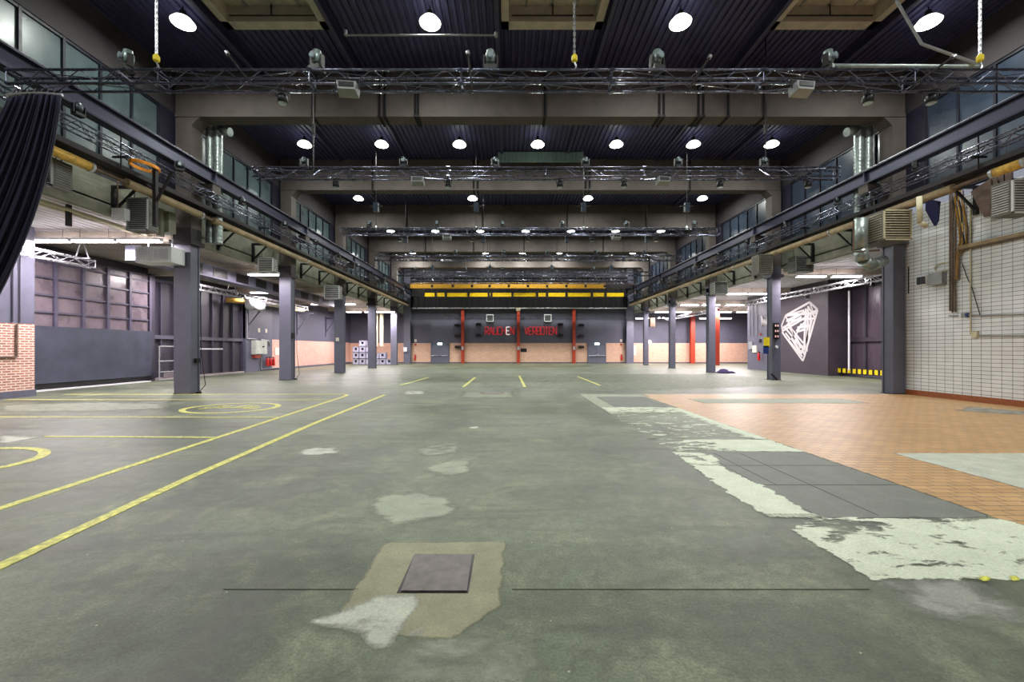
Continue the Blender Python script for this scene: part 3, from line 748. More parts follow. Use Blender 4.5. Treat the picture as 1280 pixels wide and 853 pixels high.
t = thing('folding_gate', 'dark plum folding gate of tall panels in the right aisle behind the striped barrier', 'gate', (20.7,20.2,0)); o_ = t.location
for k in range(9):
    y = 15.6+k*1.05; m = MB(o_); m.box(20.66,20.74,y+.05,y+1.0,.1,5.3); m.build('panel', M('plum_panel', (92,80,94), .3, .1, var=.08, scale=.8, stretch=(1,3,.2)), t)
m = MB(o_)
for k in range(10): y = 15.6+k*1.05; m.box(20.56,20.72,y-.05,y+.05,.05,5.3)
m.build('mullions', gatep, t)
m = MB(o_); m.box(20.5,20.7,15.5,25.1,2.05,2.3); m.box(20.5,20.7,15.5,25.1,5.2,5.4); m.build('cross_rail', darkp, t)
m = MB(o_); m.box(20.5,20.9,15.5,25.1,0,.1); m.build('kerb', greyp2, t)
# barrier
t = thing('striped_barrier', 'low yellow and black striped guard rail before the right aisle gate', 'barrier', (19.9,23.5,0)); o_ = t.location
MB(o_).box(19.92,19.98,20.9,26.0,.18,.5).build('rail', blackpl, t)
m = MB(o_); y = 21.0
while y < 25.9: m.box(19.9,19.925,y,y+.2,.21,.47); y += .36
m.build('stripes', blkyel, t)
for y in (21.2,25.8): MB(o_).box(19.88,20.02,y-.06,y+.06,0,.5).build('post', blkyel, t)
m = MB(); m.cyl((19.75,24.15,.4),(19.75,24.15,5.0),.05); tag(m.build('downpipe', whitep), 'white vertical pipe at the left edge of the right aisle gate', 'pipe')
m = MB(); p = W(1045,427,20.5); m.box(20.48,20.5,p.y-.14,p.y+.14,p.z-.12,p.z+.12); tag(m.build('notice', paper), 'small white notice on the right aisle gate', 'notice')
# mural : crossing white strips (pixels of the photo on the wall at X = 19.3)
t = thing('tape_mural', 'large white diamond figure of crossing tape strips on the dark right aisle wall', 'mural', (19.29,27,0)); m = MB(t.location)
S = 9.483
def mp(a): return W(970+a[0]/S, 370+a[1]/S, 19.28)
def strip(a, b, wd, k=[0]):
    k[0] += 1
    p, q = mp(a), mp(b); p.x = q.x = 19.3-.004-.0012*(k[0] % 9)
    d = (q-p).normalized(); nr = Vector((0,-d.z,d.y))*wd*.62
    m.add([p-nr,q-nr,q+nr,p+nr]+[Vector((19.3,v.y,v.z)) for v in (p-nr,q-nr,q+nr,p+nr)], [(0,1,2,3),(0,4,5,1),(1,5,6,2),(2,6,7,3),(3,7,4,0)])
for a, b, wd in [((395,75),(490,165),.12),((395,75),(110,235),.12),((490,165),(340,690),.13),((110,235),(65,350),.1),((65,350),(80,440),.1),((70,430),(315,770),.11),((315,770),(345,690),.12),
                 ((110,235),(220,470),.1),((110,235),(470,200),.12),((380,120),(360,660),.14),((350,150),(330,640),.14),((80,380),(300,250),.12),((70,420),(390,230),.12),((120,300),(460,265),.11),
                 ((150,300),(390,160),.12),((130,330),(320,560),.1),((160,380),(310,620),.12),((200,440),(330,400),.12),((240,500),(290,620),.14),((180,500),(300,690),.16),((140,520),(310,720),.1),
                 ((250,380),(400,350),.14),((380,130),(460,260),.1),((395,75),(440,200),.08),((490,165),(390,215),.1),((300,330),(230,470),.1),((350,300),(220,440),.12),((395,340),(350,620),.14),
                 ((410,200),(400,380),.12),((105,240),(330,170),.1),((130,290),(260,230),.12),((220,520),(340,640),.16),((300,640),(345,700),.14),((90,360),(190,480),.1),((110,440),(170,520),.09),((430,260),(360,560),.09)]:
    strip(a, b, wd)
m.build('tape_strips', M('white_tape', (196,192,192), .6, var=.03), t)
t = thing('wall_letter', 'large white painted letter W partly hidden by the second nearest right column', 'lettering', (19.27,31,3.5)); m = MB(t.location)
pts = [(951.5,395),(953,408),(954.8,397),(957,408),(959.5,395)]
for a, b in zip(pts, pts[1:]):
    p, q = W(a[0],a[1],19.26), W(b[0],b[1],19.26); d = (q-p).normalized(); nr = Vector((0,-d.z,d.y))*.09
    for v in (p,q): v.x = 19.265
    m.add([p-nr,q-nr,q+nr,p+nr]+[Vector((19.28,v.y,v.z)) for v in (p-nr,q-nr,q+nr,p+nr)], [(0,1,2,3),(0,4,5,1),(1,5,6,2),(2,6,7,3),(3,7,4,0)])
m.build('letter', MATS['white_tape'], t)
truss('lighting_truss', 'silver truss hanging lengthwise in the right aisle', (17.3,16.5,5.05), (17.3,30.0,5.05), .26, alub, .42)
truss('lighting_truss', 'silver truss hanging lengthwise far down the right aisle', (17.3,34.0,5.0), (17.3,45.0,5.0), .26, alub, .42)

# ---------------------------------------------------------------- crane runways, side trusses, trays, pipes
def ibeam(mb, x, y0, y1, z0, z1, w_=.3, tf_=.05, tw=.04):
    mb.box(x-w_/2,x+w_/2,y0,y1,z1-tf_,z1); mb.box(x-w_/2,x+w_/2,y0,y1,z0,z0+tf_); mb.box(x-tw/2,x+tw/2,y0,y1,z0+tf_,z1-tf_)
for s, x, sg in (('left',-10.72,1),('right',12.98,-1)):
    t = thing('crane_runway', 'dark blue steel crane runway girder along the '+s+' side of the hall', 'girder', (x,2,7.56))
    MB(t.location).box(x-.02,x+.02,.5,47,7.61,8.0).build('web', runm, t)
    fm_ = M('shaded_flange_paint', (34,34,58), .4, .3)  # shade put into the flange colour, against the lit web
    MB(t.location).box(x-.15,x+.15,.5,47,8.0,8.05).build('flange', fm_, t); MB(t.location).box(x-.15,x+.15,.5,47,7.56,7.61).build('flange', fm_, t)
    m = MB(t.location); m.box(x-.04,x+.04,.5,47,8.05,8.12); m.build('rail', alub, t)
    for y in CY: MB(t.location).box(x-.14,x+.14,y+.2,y+.22,7.6,8.0).build('stiffener', runm, t)
    # slim lighting truss below it
    truss('lighting_truss', 'slim dark truss running lengthwise under the '+s+' crane runway', (x+.15 if s=='left' else x+.15,3.0,7.22), (x+.15,44.5,7.22), .24, alu, .30, .02, .008)
    # cable channel and cables
    c = thing('cable_tray', 'long dark cable tray below the '+s+' side truss', 'cable tray', (x-sg*.25,3,6.62)); o_ = c.location
    m = MB(o_); xc = x-sg*.25; m.box(xc-.2,xc+.2,3,45,6.60,6.63); m.box(xc-.21,xc-.19,3,45,6.60,6.74); m.box(xc+.19,xc+.21,3,45,6.60,6.74); m.build('channel', darksteel, c)
    rnd = random.Random(3)
    for k in range(7):
        xx = xc-.15+.05*k; m = MB(o_); pts = []
        y = 3.0
        while y < 45: pts.append((xx+rnd.uniform(-.02,.02), y, 6.66+.03*rnd.random()+(.04 if k%2 else 0))); y += 1.6
        m.tube(pts, .022, 5); tag(m.build('cable', [rusty,blackpl,darksteel,blackpl,rusty,greypl,blackpl][k], c), None)
    c2 = thing('cable_bundle', 'brownish drooping cable bundle clipped beneath the '+s+' cable tray', 'cable', (xc,3,6.5)); 
    for k in range(4):
        m = MB(c2.location); pts = []; y = 3.0; xx = xc-sg*(.12+.05*k); j = 0
        while y < 45: pts.append((xx, y, 6.57-.02*k-(.03 if j % 2 else 0))); y += .95; j += 1
        m.tube(pts, .02, 5); m.build('cable', [rusty,blackpl,yelo,blackpl][k], c2)
    # insulated pipe in sections
    xp = -10.95 if s == 'left' else 13.15
    sections = [(4,9.0,cream),(9.0,10.9,yelm),(11.9,14.8,pipem),(15.4,22.5,pipem),(22.5,30,pipem),(30,45,pipem)] if s=='left' else [(4,10.6,cream),(10.62,11.3,yelm),(12.3,17.0,pipem),(17,24.3,pipem),(24.3,32,pipem),(32,45,pipem)]
    t = thing('insulated_pipe', 'long beige insulated pipe along the '+s+' side below the cable tray', 'pipe', (xp,4,6.38)); o_ = t.location
    MB(o_).cyl((xp,4,6.38),(xp,45,6.38),.055).build('core_pipe', rusty, t, True)
    for a, b, mt in sections: MB(o_).cyl((xp,a,6.38),(xp,b,6.38),.12,n=16).build('insulation', mt, t, True)
    m = MB(o_)
    for a, b, mt in sections: m.cyl((xp,b-.06,6.38),(xp,b+.02,6.38),.135,n=16)
    m.build('joint_band', alub, t)
    # brackets
    for i, y in enumerate([9.3,12.6]+[q+k for q in CY for k in (2.3,4.6)]):
        if y > 45: continue
        xw = -12.0 if s == 'left' else 14.25
        m = MB(); 
        if s == 'right' and y < 15: xw = 14.2
        m.box(min(xw,xp),max(xw,xp),y-.04,y+.04,6.47,6.56); m.tube([(xw,y,5.75),(xp-sg*.3,y,6.5)], .04, 4); m.box(xw-(.0 if s=='left' else .1),xw+(.1 if s=='left' else 0),y-.05,y+.05,5.68,6.55)
        tag(m.build('wall_bracket', blackpl), 'black triangular wall bracket under the '+s+' pipes, '+LR[i]+' from the camera' if i < 12 else 'x', 'bracket', 'pipe brackets')
    # hangers for the truss and tray
    for i, y in enumerate([6.5,11.5]+[q+3.4 for q in CY]):
        if y > 45: continue
        m = MB(); m.cyl((x,y,7.56),(x,y,6.6),.02,n=6); m.box(x-.22,x+.22,y-.03,y+.03,6.9,6.94)
        tag(m.build('tray_hanger', darksteel), 'thin steel hanger between '+s+' crane runway and cable tray, '+LR[i]+' from the camera', 'hanger', 'tray hangers')

# ---------------------------------------------------------------- cross trusses
TY = [8.5,13.05,19.6,25.3,30.6,34.2]; TX = [(-10.27,11.4),(-8.06,10.4),(-7.95,9.95),(-8.2,10.6),(-8.2,10.6),(-8.2,10.6)]
tn = ['nearest','second','third','fourth','fifth','farthest']
for i, y in enumerate(TY):
    truss('lighting_truss', 'dark box truss spanning the hall crosswise, '+tn[i]+(' to' if i == 0 else ' from')+' the camera', (TX[i][0],y,7.32), (TX[i][1],y,7.32), .28, alu, .37, .026, .010)
def mk_hoist():
    t = thing('chain_hoist', '', 'hoist')
    MB().cbox((0,0,.98),(.22,.2,.42)).build('motor_body', M('hoist_blue', (30,44,60), .45), t)
    m = MB(); m.cyl((0,0,1.19),(0,0,4.2),.015,n=5); m.cyl((0,0,0.02),(0,0,.8),.012,n=5); m.build('chain', darksteel, t)
    MB().cbox((0,0,1.05),(.6,.05,.05)).build('crossbar', darksteel, t)
    m = MB(); m.lathe((0,0,0), [(.02,-.06),(.05,-.02),(.05,.04),(.02,.09)], 8); m.build('hook', alub, t); return t
HO = Kind(mk_hoist)
for j, x in enumerate((-6.2,8.15)):
    m = MB(); m.cyl((x,13.2,7.3),(x,13.2,11.5),.02,n=6); m.cbox((x,13.2,8.6),(.08,.08,.3)); tag(m.build('suspension_cable', darksteel), ['left','right'][j]+' dark suspension cable holding the second cross truss', 'cable')
for k in range(2,6):
    for j, x in enumerate((-6.3,-1.55,3.55,8.45)):
        HO((x,TY[k]+.14,7.36), 'dark chain hoist above the '+tn[k]+' cross truss, '+LR[j]+' from the left', group='chain hoists')
def mk_chain():
    t = thing('lifting_chain', '', 'chain')
    m = MB(); z = .35; k = 0
    while z < 4.2:
        m.cbox((0,0,z),(.05 if k%2 else .018, .018 if k%2 else .05, .075)); z += .062; k += 1
    m.build('links', alub, t); MB().lathe((0,0,.2), [(.03,0),(.06,.03),(.06,.12),(.03,.16)], 10).build('hook_block', blkyel, t)
    m = MB(); m.tube([(0,0,.2),(.04,0,.12),(0,0,.04),(-.05,0,.06)], .018); m.build('hook', alub, t); return t
CHN = Kind(mk_chain)
for j, (px, n_) in enumerate(((193,'left'),(718.5,'middle'),(1228.5,'right'))):
    CHN(((px-HX)*8.55/F,8.6,7.34), 'silver chain with yellow hook block above the nearest truss, '+n_+' one', group='lifting chains')

# stage fixtures
def mk_head():
    t = thing('moving_spotlight', '', 'spotlight')
    m = MB(); m.cbox((0,0,.05),(.26,.22,.1)); m.build('base', blackpl, t)
    m = MB(); m.cbox((-.14,0,.2),(.03,.1,.26)); m.cbox((.14,0,.2),(.03,.1,.26)); m.cbox((0,0,.09),(.3,.12,.03)); y_ = m.build('yoke', darksteel, t)
    m = MB(); m.lathe((0,0,.2), [(.05,-.02),(.09,.0),(.105,.09),(.10,.17),(.085,.19),(.08,.24),(.04,.26)], 14); m.build('lamp_head', M('head_silver', (150,165,165), .35, .4, var=.35, scale=18), y_, True)
    m = MB(); m.lathe((0,-.1,.28), [(.06,0),(.07,-.05),(.05,-.06)], 12, 'Y'); m.build('lens', lens, y_); return t
HEAD = Kind(mk_head)
def mk_head2():
    t = thing('moving_spotlight', '', 'spotlight')
    MB().cbox((0,0,.04),(.2,.17,.07)).build('base', blackpl, t)
    m = MB(); m.cbox((-.12,0,.16),(.02,.09,.22)); m.cbox((.12,0,.16),(.02,.09,.22)); m.cbox((0,0,.06),(.26,.1,.02)); y_ = m.build('yoke', blackpl, t)
    m = MB(); m.lathe((0,0,.14), [(.04,-.02),(.08,.0),(.09,.07),(.08,.14),(.05,.19),(.03,.2)], 12); m.build('lamp_head', M('head_dark', (70,78,84), .4, .4, var=.4, scale=18), y_, True)
    m = MB(); m.lathe((0,-.07,.2), [(.045,0),(.05,-.035),(.035,-.04)], 10, 'Y'); m.build('lens', lens, y_); return t
HEAD2 = Kind(mk_head2)
def mk_flood():
    t = thing('floodlight', '', 'floodlight')
    m = MB(); m.add([(-.19,-.1,0),(.19,-.1,0),(.22,.12,-.06),(-.22,.12,-.06),(-.17,-.1,-.16),(.17,-.1,-.16),(.2,.12,-.22),(-.2,.12,-.22)], [(0,1,2,3),(4,7,6,5),(0,4,5,1),(1,5,6,2),(2,6,7,3),(3,7,4,0)])
    m.build('housing', greypl, t)
    m = MB(); m.box(-.15,.15,-.115,-.1,-.11,-.02); m.build('front_glass', blackpl, t)
    m = MB(); m.tube([(-.23,0,-.1),(-.23,0,.1),(.23,0,.1),(.23,0,-.1)], .014); m.tube([(0,0,.1),(0,0,.2)], .02); m.build('bracket', darksteel, t); return t
FL = Kind(mk_flood)
def mk_par():
    t = thing('par_spotlight', '', 'spotlight')
    m = MB(); m.lathe((0,0,-.22), [(.10,0),(.10,.14),(.06,.2),(.03,.22)], 12); cn = m.build('can', blackpl, t, True)
    MB().lathe((0,0,-.225), [(.088,0),(.088,.012)], 12).build('lens', lens, cn)
    m = MB(); m.tube([(-.12,0,-.1),(-.12,0,.05),(.12,0,.05),(.12,0,-.1)], .012); m.tube([(0,0,.05),(0,0,.12)], .018); m.build('yoke', darksteel, t); return t
PAR = Kind(mk_par)
def mk_strap():
    t = thing('lifting_sling', '', 'sling')
    m = MB(); w2 = .04; y0, y1, z0, z1 = -.06, .60, 9.86, 11.45
    for a, b in (((y0,z0),(y1,z0)),((y1,z0),(y1,z1)),((y0,z1),(y0,z0))):
        m.add([(-w2,a[0],a[1]),(w2,a[0],a[1]),(w2,b[0],b[1]),(-w2,b[0],b[1]),(-w2,a[0]+.012,a[1]+.012),(w2,a[0]+.012,a[1]+.012),(w2,b[0]+.012,b[1]+.012),(-w2,b[0]+.012,b[1]+.012)],
              [(0,1,2,3),(4,7,6,5),(0,4,5,1),(1,5,6,2),(2,6,7,3),(3,7,4,0)])
    m.build('webbing', blackm, t); MB().cbox((0,-.08,9.9),(.11,.04,.08)).build('shackle', darksteel, t); return t
SL = Kind(mk_strap)
for bi, pxs in ((0,(391.5,475,481.5,519.5,523,681,823.5,829,872,878,909,955)), (1,(466,592,597,732,737,862)), (2,(508,603,709,808)), (3,(532,592,655,754))):
    Y = CY[bi]
    for j, px in enumerate(pxs):
        SL(((px-HX)*Y/F, Y, 0), 'black webbing sling looped over the '+bn[bi]+' concrete beam, '+LR[j]+' from the left', group='black slings')
# nearest truss fixtures
for j, (px, zz) in enumerate(((158,-.0),(395,0),(613,0),(822,0),(1037,0))):
    x = (px-HX)*8.6/F; HEAD((x,8.64,7.36), 'silver-grey moving spotlight standing on the nearest truss, '+LR[j]+' from the left', rz=(j-2)*.3, group='spotlights on the nearest truss')
for j, px in enumerate((434,1004)):
    x = (px-HX)*8.4/F; FL((x,8.42,6.98), 'grey box floodlight clamped under the nearest truss, '+['left','right'][j]+' one', rz=.1)
def pole(p0, p1, label, Y=None):
    t = thing('boom_pole', label, 'pole', p0)
    m = MB(t.location); m.cyl(p0,p1,.022,n=8); m.build('tube', darksteel, t)
    d = (Vector(p1)-Vector(p0)).normalized(); m = MB(t.location); m.cyl(p1, Vector(p1)+d*.06, .04, n=10); m.build('end_cap', alub, t); return t
for j, (a, b) in enumerate((((312,103),(285,68)),((590,110),(585,68)),((862,110),(886,73)),((1142,106),(1190,72)))):
    pole(Q(*a,8.45), Q(*b,8.35), 'tilted boom pole with pale end on the nearest truss, '+LR[j]+' from the left')
rnd = random.Random(11)
def fixtures(i, pxs, kind, z, base, grp, zoff=0):
    for j, px in enumerate(pxs):
        y = TY[i]+.12; kind(((px-HX)*y/F, y+zoff, z), base+', '+LR[j]+' from the left', rz=rnd.uniform(-.6,.6), group=grp)
fixtures(1, (380,504,619,732,848,955), HEAD2, 7.36, 'moving spotlight standing on the second cross truss', 'spotlights on the second truss')
for j, px in enumerate((522,829)): FL(((px-HX)*13/F,13.0,6.97), 'grey floodlight under the second cross truss, '+['left','right'][j]+' one', rz=.1)
fixtures(2, (462,546,628,703,783,868), HEAD2, 7.36, 'moving spotlight standing on the third cross truss', 'spotlights on the third truss')
for j, px in enumerate((559,770)): FL(((px-HX)*19.6/F,19.5,6.97), 'grey floodlight under the third cross truss, '+['left','right'][j]+' one', rz=.1)
fixtures(3, (515,570,630,684,745,806), HEAD2, 7.36, 'moving spotlight standing on the fourth cross truss', 'spotlights on the fourth truss')
fixtures(4, (530,560,582,605,628,652,676,700,722,748), PAR, 6.95, 'small black spotlight hanging under the fifth cross truss', 'spotlights under the fifth truss')
fixtures(4, (520,582,628,690,742), HEAD2, 7.36, 'moving spotlight standing on the fifth cross truss', 'spotlights on the fifth truss')
fixtures(5, (540,566,590,612,636,660,684,708,732,756), PAR, 6.95, 'small black spotlight hanging under the farthest cross truss', 'spotlights under the farthest truss')
fixtures(5, (552,601,648,696,744), HEAD2, 7.36, 'moving spotlight standing on the farthest cross truss', 'spotlights on the farthest truss')
fixtures(0, (350,1090,1170), PAR, 6.98, 'small black spotlight hanging under the nearest cross truss', 'spotlights under the nearest truss', .1)
fixtures(1, (420,560,700,780,900,1010), PAR, 6.95, 'small black spotlight hanging under the second cross truss', 'spotlights under the second truss')
fixtures(2, (500,590,660,740,820), PAR, 6.95, 'small black spotlight hanging under the third cross truss', 'spotlights under the third truss')
# small spotlights on side trusses
for s, x in (('left',-10.45),('right',12.9)):
    for j in range(12):
        y = 7.0+j*3.1; HEAD2((x,y,7.26), 'small dark spotlight on the '+s+' side truss, '+LR[j]+' from the camera', rz=rnd.uniform(0,6), group=s+' side truss spotlights')
# long white tubes seen lying on the nearest truss, right
m = MB(); m.cyl(Q(1040,83,8.75),Q(1225,84,8.75),.05); tag(m.build('batten_tube', galv), 'long pale tube lying on the right half of the nearest truss', 'tube')
m = MB(); m.tube([Q(1120,0,9.6),Q(1152,55,9.6),Q(1222,80,9.4)], .03, 8); tag(m.build('conduit', greypl), 'bent pale conduit coming down from the roof at upper right', 'conduit')
m = MB(); m.cyl(Q(432,44,11.9),Q(620,44,11.9),.025); m.cyl(Q(432,38,11.9),Q(432,44,11.9),.05); m.cyl(Q(620,41,11.9),Q(620,46,11.9),.05); tag(m.build('conduit', greypl), 'straight thin rod under the roof deck left of the middle roof light', 'conduit')
MBt = MB().box(-.55,3.75,20.8,20.86,10.98,11.48); tag(MBt.build('smoke_baffle', teal), 'teal sheet-metal baffle under the roof just before the second concrete beam', 'panel')

# high-bay lamps
def mk_bay():
    t = thing('highbay_lamp', '', 'lamp')
    rf = MB().lathe((0,0,0), [(.30,0),(.31,.03),(.22,.14),(.10,.2)], 24).build('reflector', reflector_glow, t, True)
    MB().lathe((0,0,-.012), [(.27,0),(.28,.01)], 24).build('lens', lamp_em, rf); MB().lathe((0,0,.2), [(.10,0),(.09,.1),(.07,.17)], 16).build('ballast_housing', darksteel, t)
    m = MB(); m.cyl((0,0,.36),(0,0,.56),.015,n=6); m.build('rod', darksteel, t); return t
BAY = Kind(mk_bay)
XA = (-9.4,-5.85,-2.27,1.33,4.95,8.5,12.1)
GN = (.96,1.0,.93); BE = 200
rows = [(12.0,(0,2,4,6),'front row before the nearest concrete beam'),(19.15,range(7),'row of seven behind the nearest concrete beam'),(26.0,(0,2,4,6),'row behind the second concrete beam'),
        (33.1,range(7),'row behind the third concrete beam'),(40.6,(0,2,3,4,6),'farthest visible row'),(44.4,(0,2,4,6),'added unseen row behind the last beam')]  # last row added out of sight to light the crane girder
for y, idx, nm in rows:
    idx = list(idx)
    for j, k in enumerate(idx):
        BAY((XA[k],y,11.0), 'high-bay lamp, '+LR[j]+' from left, '+nm, group='high-bay lamps')
        area(XA[k], y, 10.97, .5, .5, BE*(1.0 if len(idx) < 6 else .62)*(1.5 if y > 40 else 1), GN, shape='DISK')
for y in (4.5,-2.5):
    for j, k in enumerate((0,2,4,6)):
        BAY((XA[k],y,11.0), 'high-bay lamp, '+LR[j]+' from left, '+('first' if y > 0 else 'last')+' row overhead out of frame', group='high-bay lamps')
        area(XA[k], y, 10.97, .5, .5, BE, GN, shape='DISK')

# ---------------------------------------------------------------- yellow bridge crane
t = thing('bridge_crane', 'yellow bridge crane spanning the hall near the far wall', 'crane', (1.1,44,8.1)); o_ = t.location
p = CH+(HY-353.5)*43/F; q = CH+(HY-360.5)*43/F
MB(o_).box(-10.2,10.0,43,43.4,q,p).build('girder', yelo, t)
p2 = CH+(HY-366.3)*45.6/F; q2 = CH+(HY-370.8)*45.6/F
MB(o_).box(-9.2,12.6,45.6,46.0,q2,p2).build('girder', yelc, t)
for xx, a_, b_, c_, d_ in ((-10.72,-10.72,-9.2,-10.72,-10.2), (12.98,12.6,12.98,10.0,12.98)):
    m = MB(o_); m.box(xx-.2,xx+.2,42.5,46.5,8.14,8.45); m.box(a_,b_,45.6,46.0,q2,8.3); m.box(c_,d_,43,43.4,q,8.4); m.build('end_carriage', darksteel, t)
m = MB(o_); m.box(1.8,2.4,43.1,45.9,8.35,8.5); m.box(1.95,2.25,43.9,45.0,8.0,8.35); m.build('trolley', darksteel, t)
m = MB(o_)
for x in (-8.0,-6.9,-4.4,-2.2,-1.9,0.4,3.1,4.2,6.3,9.1,10.6): m.box(x-.12,x+.12,45.5,45.6,q2-.1,p2+.05)
m.build('cable_carrier', blackpl, t)

# ---------------------------------------------------------------- ducts by the first columns
for s, x0, pxs in (('left',1,(263,272.5)),('right',-1,(1073.5,1084.5))):
    Y = 15.75
    for j, px in enumerate(pxs):
        x = (px-HX)*Y/F
        t = thing('spiral_duct', 'vertical silver spiral duct behind the nearest '+s+' column, '+['left','right'][j]+' of the pair', 'duct', (x,Y,7)); o_ = t.location
        m = MB(o_); prof = []; z = 5.6
        while z < 10.0: prof += [(.155,z),(.163,z+.03),(.155,z+.06)]; z += .14
        m.lathe((x,Y,0), prof, 16); m.build('tube', galv, t, True)
        if j == (1 if s == 'left' else 0): m = MB(o_); m.tube([(x,Y,9.75),(x+x0*.1,Y-.02,9.9),(x+x0*.5,Y-.05,9.8)],.16,14); m.build('elbow', galv, t, True)
t = thing('ribbed_duct', 'grey bent duct hanging under the pipes left of the nearest right column', 'duct', (13.2,15.2,5.5)); o_ = t.location
pp = [Q(1076,274,14.2),Q(1076,312,14.2),Q(1079,326,14.2),Q(1090,332,14.3),Q(1103,326,14.6)]
m = MB(o_); m.tube(pp, .2, 14); m.build('tube', galv, t, True)
m = MB(o_); m.tube([Q(1067,276,13.9),Q(1067,315,13.9),Q(1099,313,14.2)], .03, 6); m.build('frame', rusty, t)

# louvre boxes and heaters
def louvre(c, d, label, nsl=12, face='y', fm=greypl, sm=None, name='louvre_unit'):
    t = thing(name, label, 'ventilation unit', (c[0],c[1],c[2]-d[2]/2)); o_ = t.location
    x, y, z = c; a, b, e = d
    MB(o_).box(x-a/2,x+a/2,y-b/2+.04,y+b/2,z-e/2,z+e/2).build('casing', M('louvre_casing', (110,106,100), .5, .2, var=.2), t)
    m = MB(o_); m.box(x-a/2,x+a/2,y-b/2-.01,y-b/2+.04,z+e/2-.04,z+e/2); m.box(x-a/2,x+a/2,y-b/2-.01,y-b/2+.04,z-e/2,z-e/2+.04)
    m.box(x-a/2,x-a/2+.04,y-b/2-.01,y-b/2+.04,z-e/2,z+e/2); m.box(x+a/2-.04,x+a/2,y-b/2-.01,y-b/2+.04,z-e/2,z+e/2); m.build('frame', fm, t)
    m = MB(o_)
    for k in range(nsl):
        zz = z-e/2+.05+(e-.1)*(k+.5)/nsl
        m.cbox((x,y-b/2+.01,zz),(a-.06,.05,.014),rx=.6)
    for sgn in (-1,1):
        for k in range(nsl):
            zz = z-e/2+.05+(e-.1)*(k+.5)/nsl; m.cbox((x+sgn*a/2,y+.02,zz),(.05,b-.12,.014),ry=sgn*.6)
    m.build('slats', sm or fm, t)
    m = MB(o_)
    for sx in (-1,1): m.cyl((x+sx*a*.4,y,z+e/2),(x+sx*a*.4,y,z+e/2+.35),.012,n=5)
    m.build('hanger_rod', darksteel, t)
    return t
def lv(px0,px1,py0,py1,Y,depth,label,**k):
    a = Q(px0,py1,Y); b = Q(px1,py0,Y); louvre(((a.x+b.x)/2, Y+depth/2, (a.z+b.z)/2), (b.x-a.x, depth, b.z-a.z), label, **k)
lv(158,184,247,288,12.6,.4,'slatted grey ventilation unit hanging at left under the beige pipe', nsl=14)
lv(55,64,196,232,10.2,.5,'slatted ventilation unit partly behind the navy curtain', nsl=10)
lv(1105,1140,262,300,13.6,.9,'slatted beige ventilation unit above the nearest right column', nsl=11, fm=cream)
lv(1266,1300,223,266,11.0,.5,'white-framed slatted unit at the right picture edge', nsl=12, fm=whitep)
lv(322,341,322,340,19.5,.4,'slatted white unit beside the top of the second left column', nsl=7, fm=whitep)
lv(405,424,357,374,25.8,.5,'slatted white unit beside the top of the third left column', nsl=6, fm=whitep)
lv(995,1017,320,340,20.0,.6,'slatted unit beside the top of the second right column', nsl=8)
lv(948,966,318,342,20.6,.6,'greenish slatted unit left of the top of the second right column', nsl=9, fm=fasciam)
lv(893,910,352,368,27.2,.6,'slatted unit beside the top of the third right column', nsl=7, fm=whitep)
t = thing('fan_heater', 'white boxy fan heater hanging left of the nearest left column', 'heater', Q(193,328,14.2)); o_ = t.location
a, b = Q(169,328,14.2), Q(214,308,14.2)
MB(o_).box(a.x,b.x,14.2,14.8,a.z,b.z).build('casing', whitep, t)
m = MB(o_); mx = (a.x+b.x)/2
for x0_, x1_ in ((a.x+.08,mx-.04),(mx+.04,b.x-.08)):
    for k in range(9): zz = a.z+.08+(b.z-a.z-.16)*k/8; m.box(x0_,x1_,14.17,14.2,zz-.014,zz+.014)
    for k in range(7): xx = x0_+(x1_-x0_)*k/6; m.box(xx-.006,xx+.006,14.17,14.2,a.z+.06,b.z-.06)
m.build('grille', whitep, t)
m = MB(o_); m.cyl((a.x+.2,14.5,b.z),(a.x+.2,14.5,5.5),.02); m.cyl((b.x-.2,14.5,b.z),(b.x-.2,14.5,5.5),.02); m.build('hanger_rod', alub, t)
# long vent duct in the left aisle
DUCT = 1
t = thing('air_duct', 'long grey-blue rectangular air duct with dark grilles along the left aisle', 'duct', (-13.9,24,5.0)); o_ = t.location
MB(o_).box(-14.2,-13.6,15.4,32.5,4.9,5.46).build('casing', M('duct_grey', (128,128,150), .45, .3, var=.08), t)
for k in range(10):
    y = 15.9+k*1.62; MB(o_).box(-13.6,-13.585,y,y+.95,4.98,5.4).build('grille', blackpl, t)

# things on the left aisle wall
t = thing('insulated_duct', 'cream insulated pipe with two bulbous white fittings on the left aisle wall', 'duct', (-17.6,28,4.6)); o_ = t.location
m = MB(o_); m.cyl((-17.3,27.2,4.9),(-17.3,35,4.9),.18,n=14); m.build('pipe', cream, t, True)
for y in (27.2,28.3): m = MB(o_); m.lathe((-16.9,y,4.55), [(.1,-.35),(.3,-.2),(.33,.1),(.2,.35),(.05,.4)], 14); m.build('fitting', whitep, t, True)
m = MB(o_); m.cyl((-17.9,26.4,4.75),(-17.2,27.6,4.75),.16,n=12); m.build('valve', yelm, t, True)
for i, y in enumerate((29.2,36.0,41.5)):
    m = MB(); m.box(-18.3,-18.2,y-.06,y+.06,2.9,4.9); m.box(-18.3,-16.9,y-.05,y+.05,4.65,4.78); m.tube([(-18.25,y,3.3),(-17.2,y,4.65)], .05, 4)
    tag(m.build('wall_bracket', greyp), NTH[i]+' grey triangular bracket on the left aisle wall', 'bracket', 'aisle wall brackets')
t = thing('electrical_cabinet', 'pale grey electrical cabinet with conduits on the left aisle wall', 'cabinet', (-18.2,30.2,1.25)); o_ = t.location
MB(o_).box(-18.26,-17.95,29.5,30.9,1.25,2.25).build('casing', M('cabinet_grey', (190,196,186), .45), t)
MB(o_).box(-17.95,-17.93,29.55,30.85,1.3,2.2).build('door', M('cabinet_door', (198,203,194), .45), t)
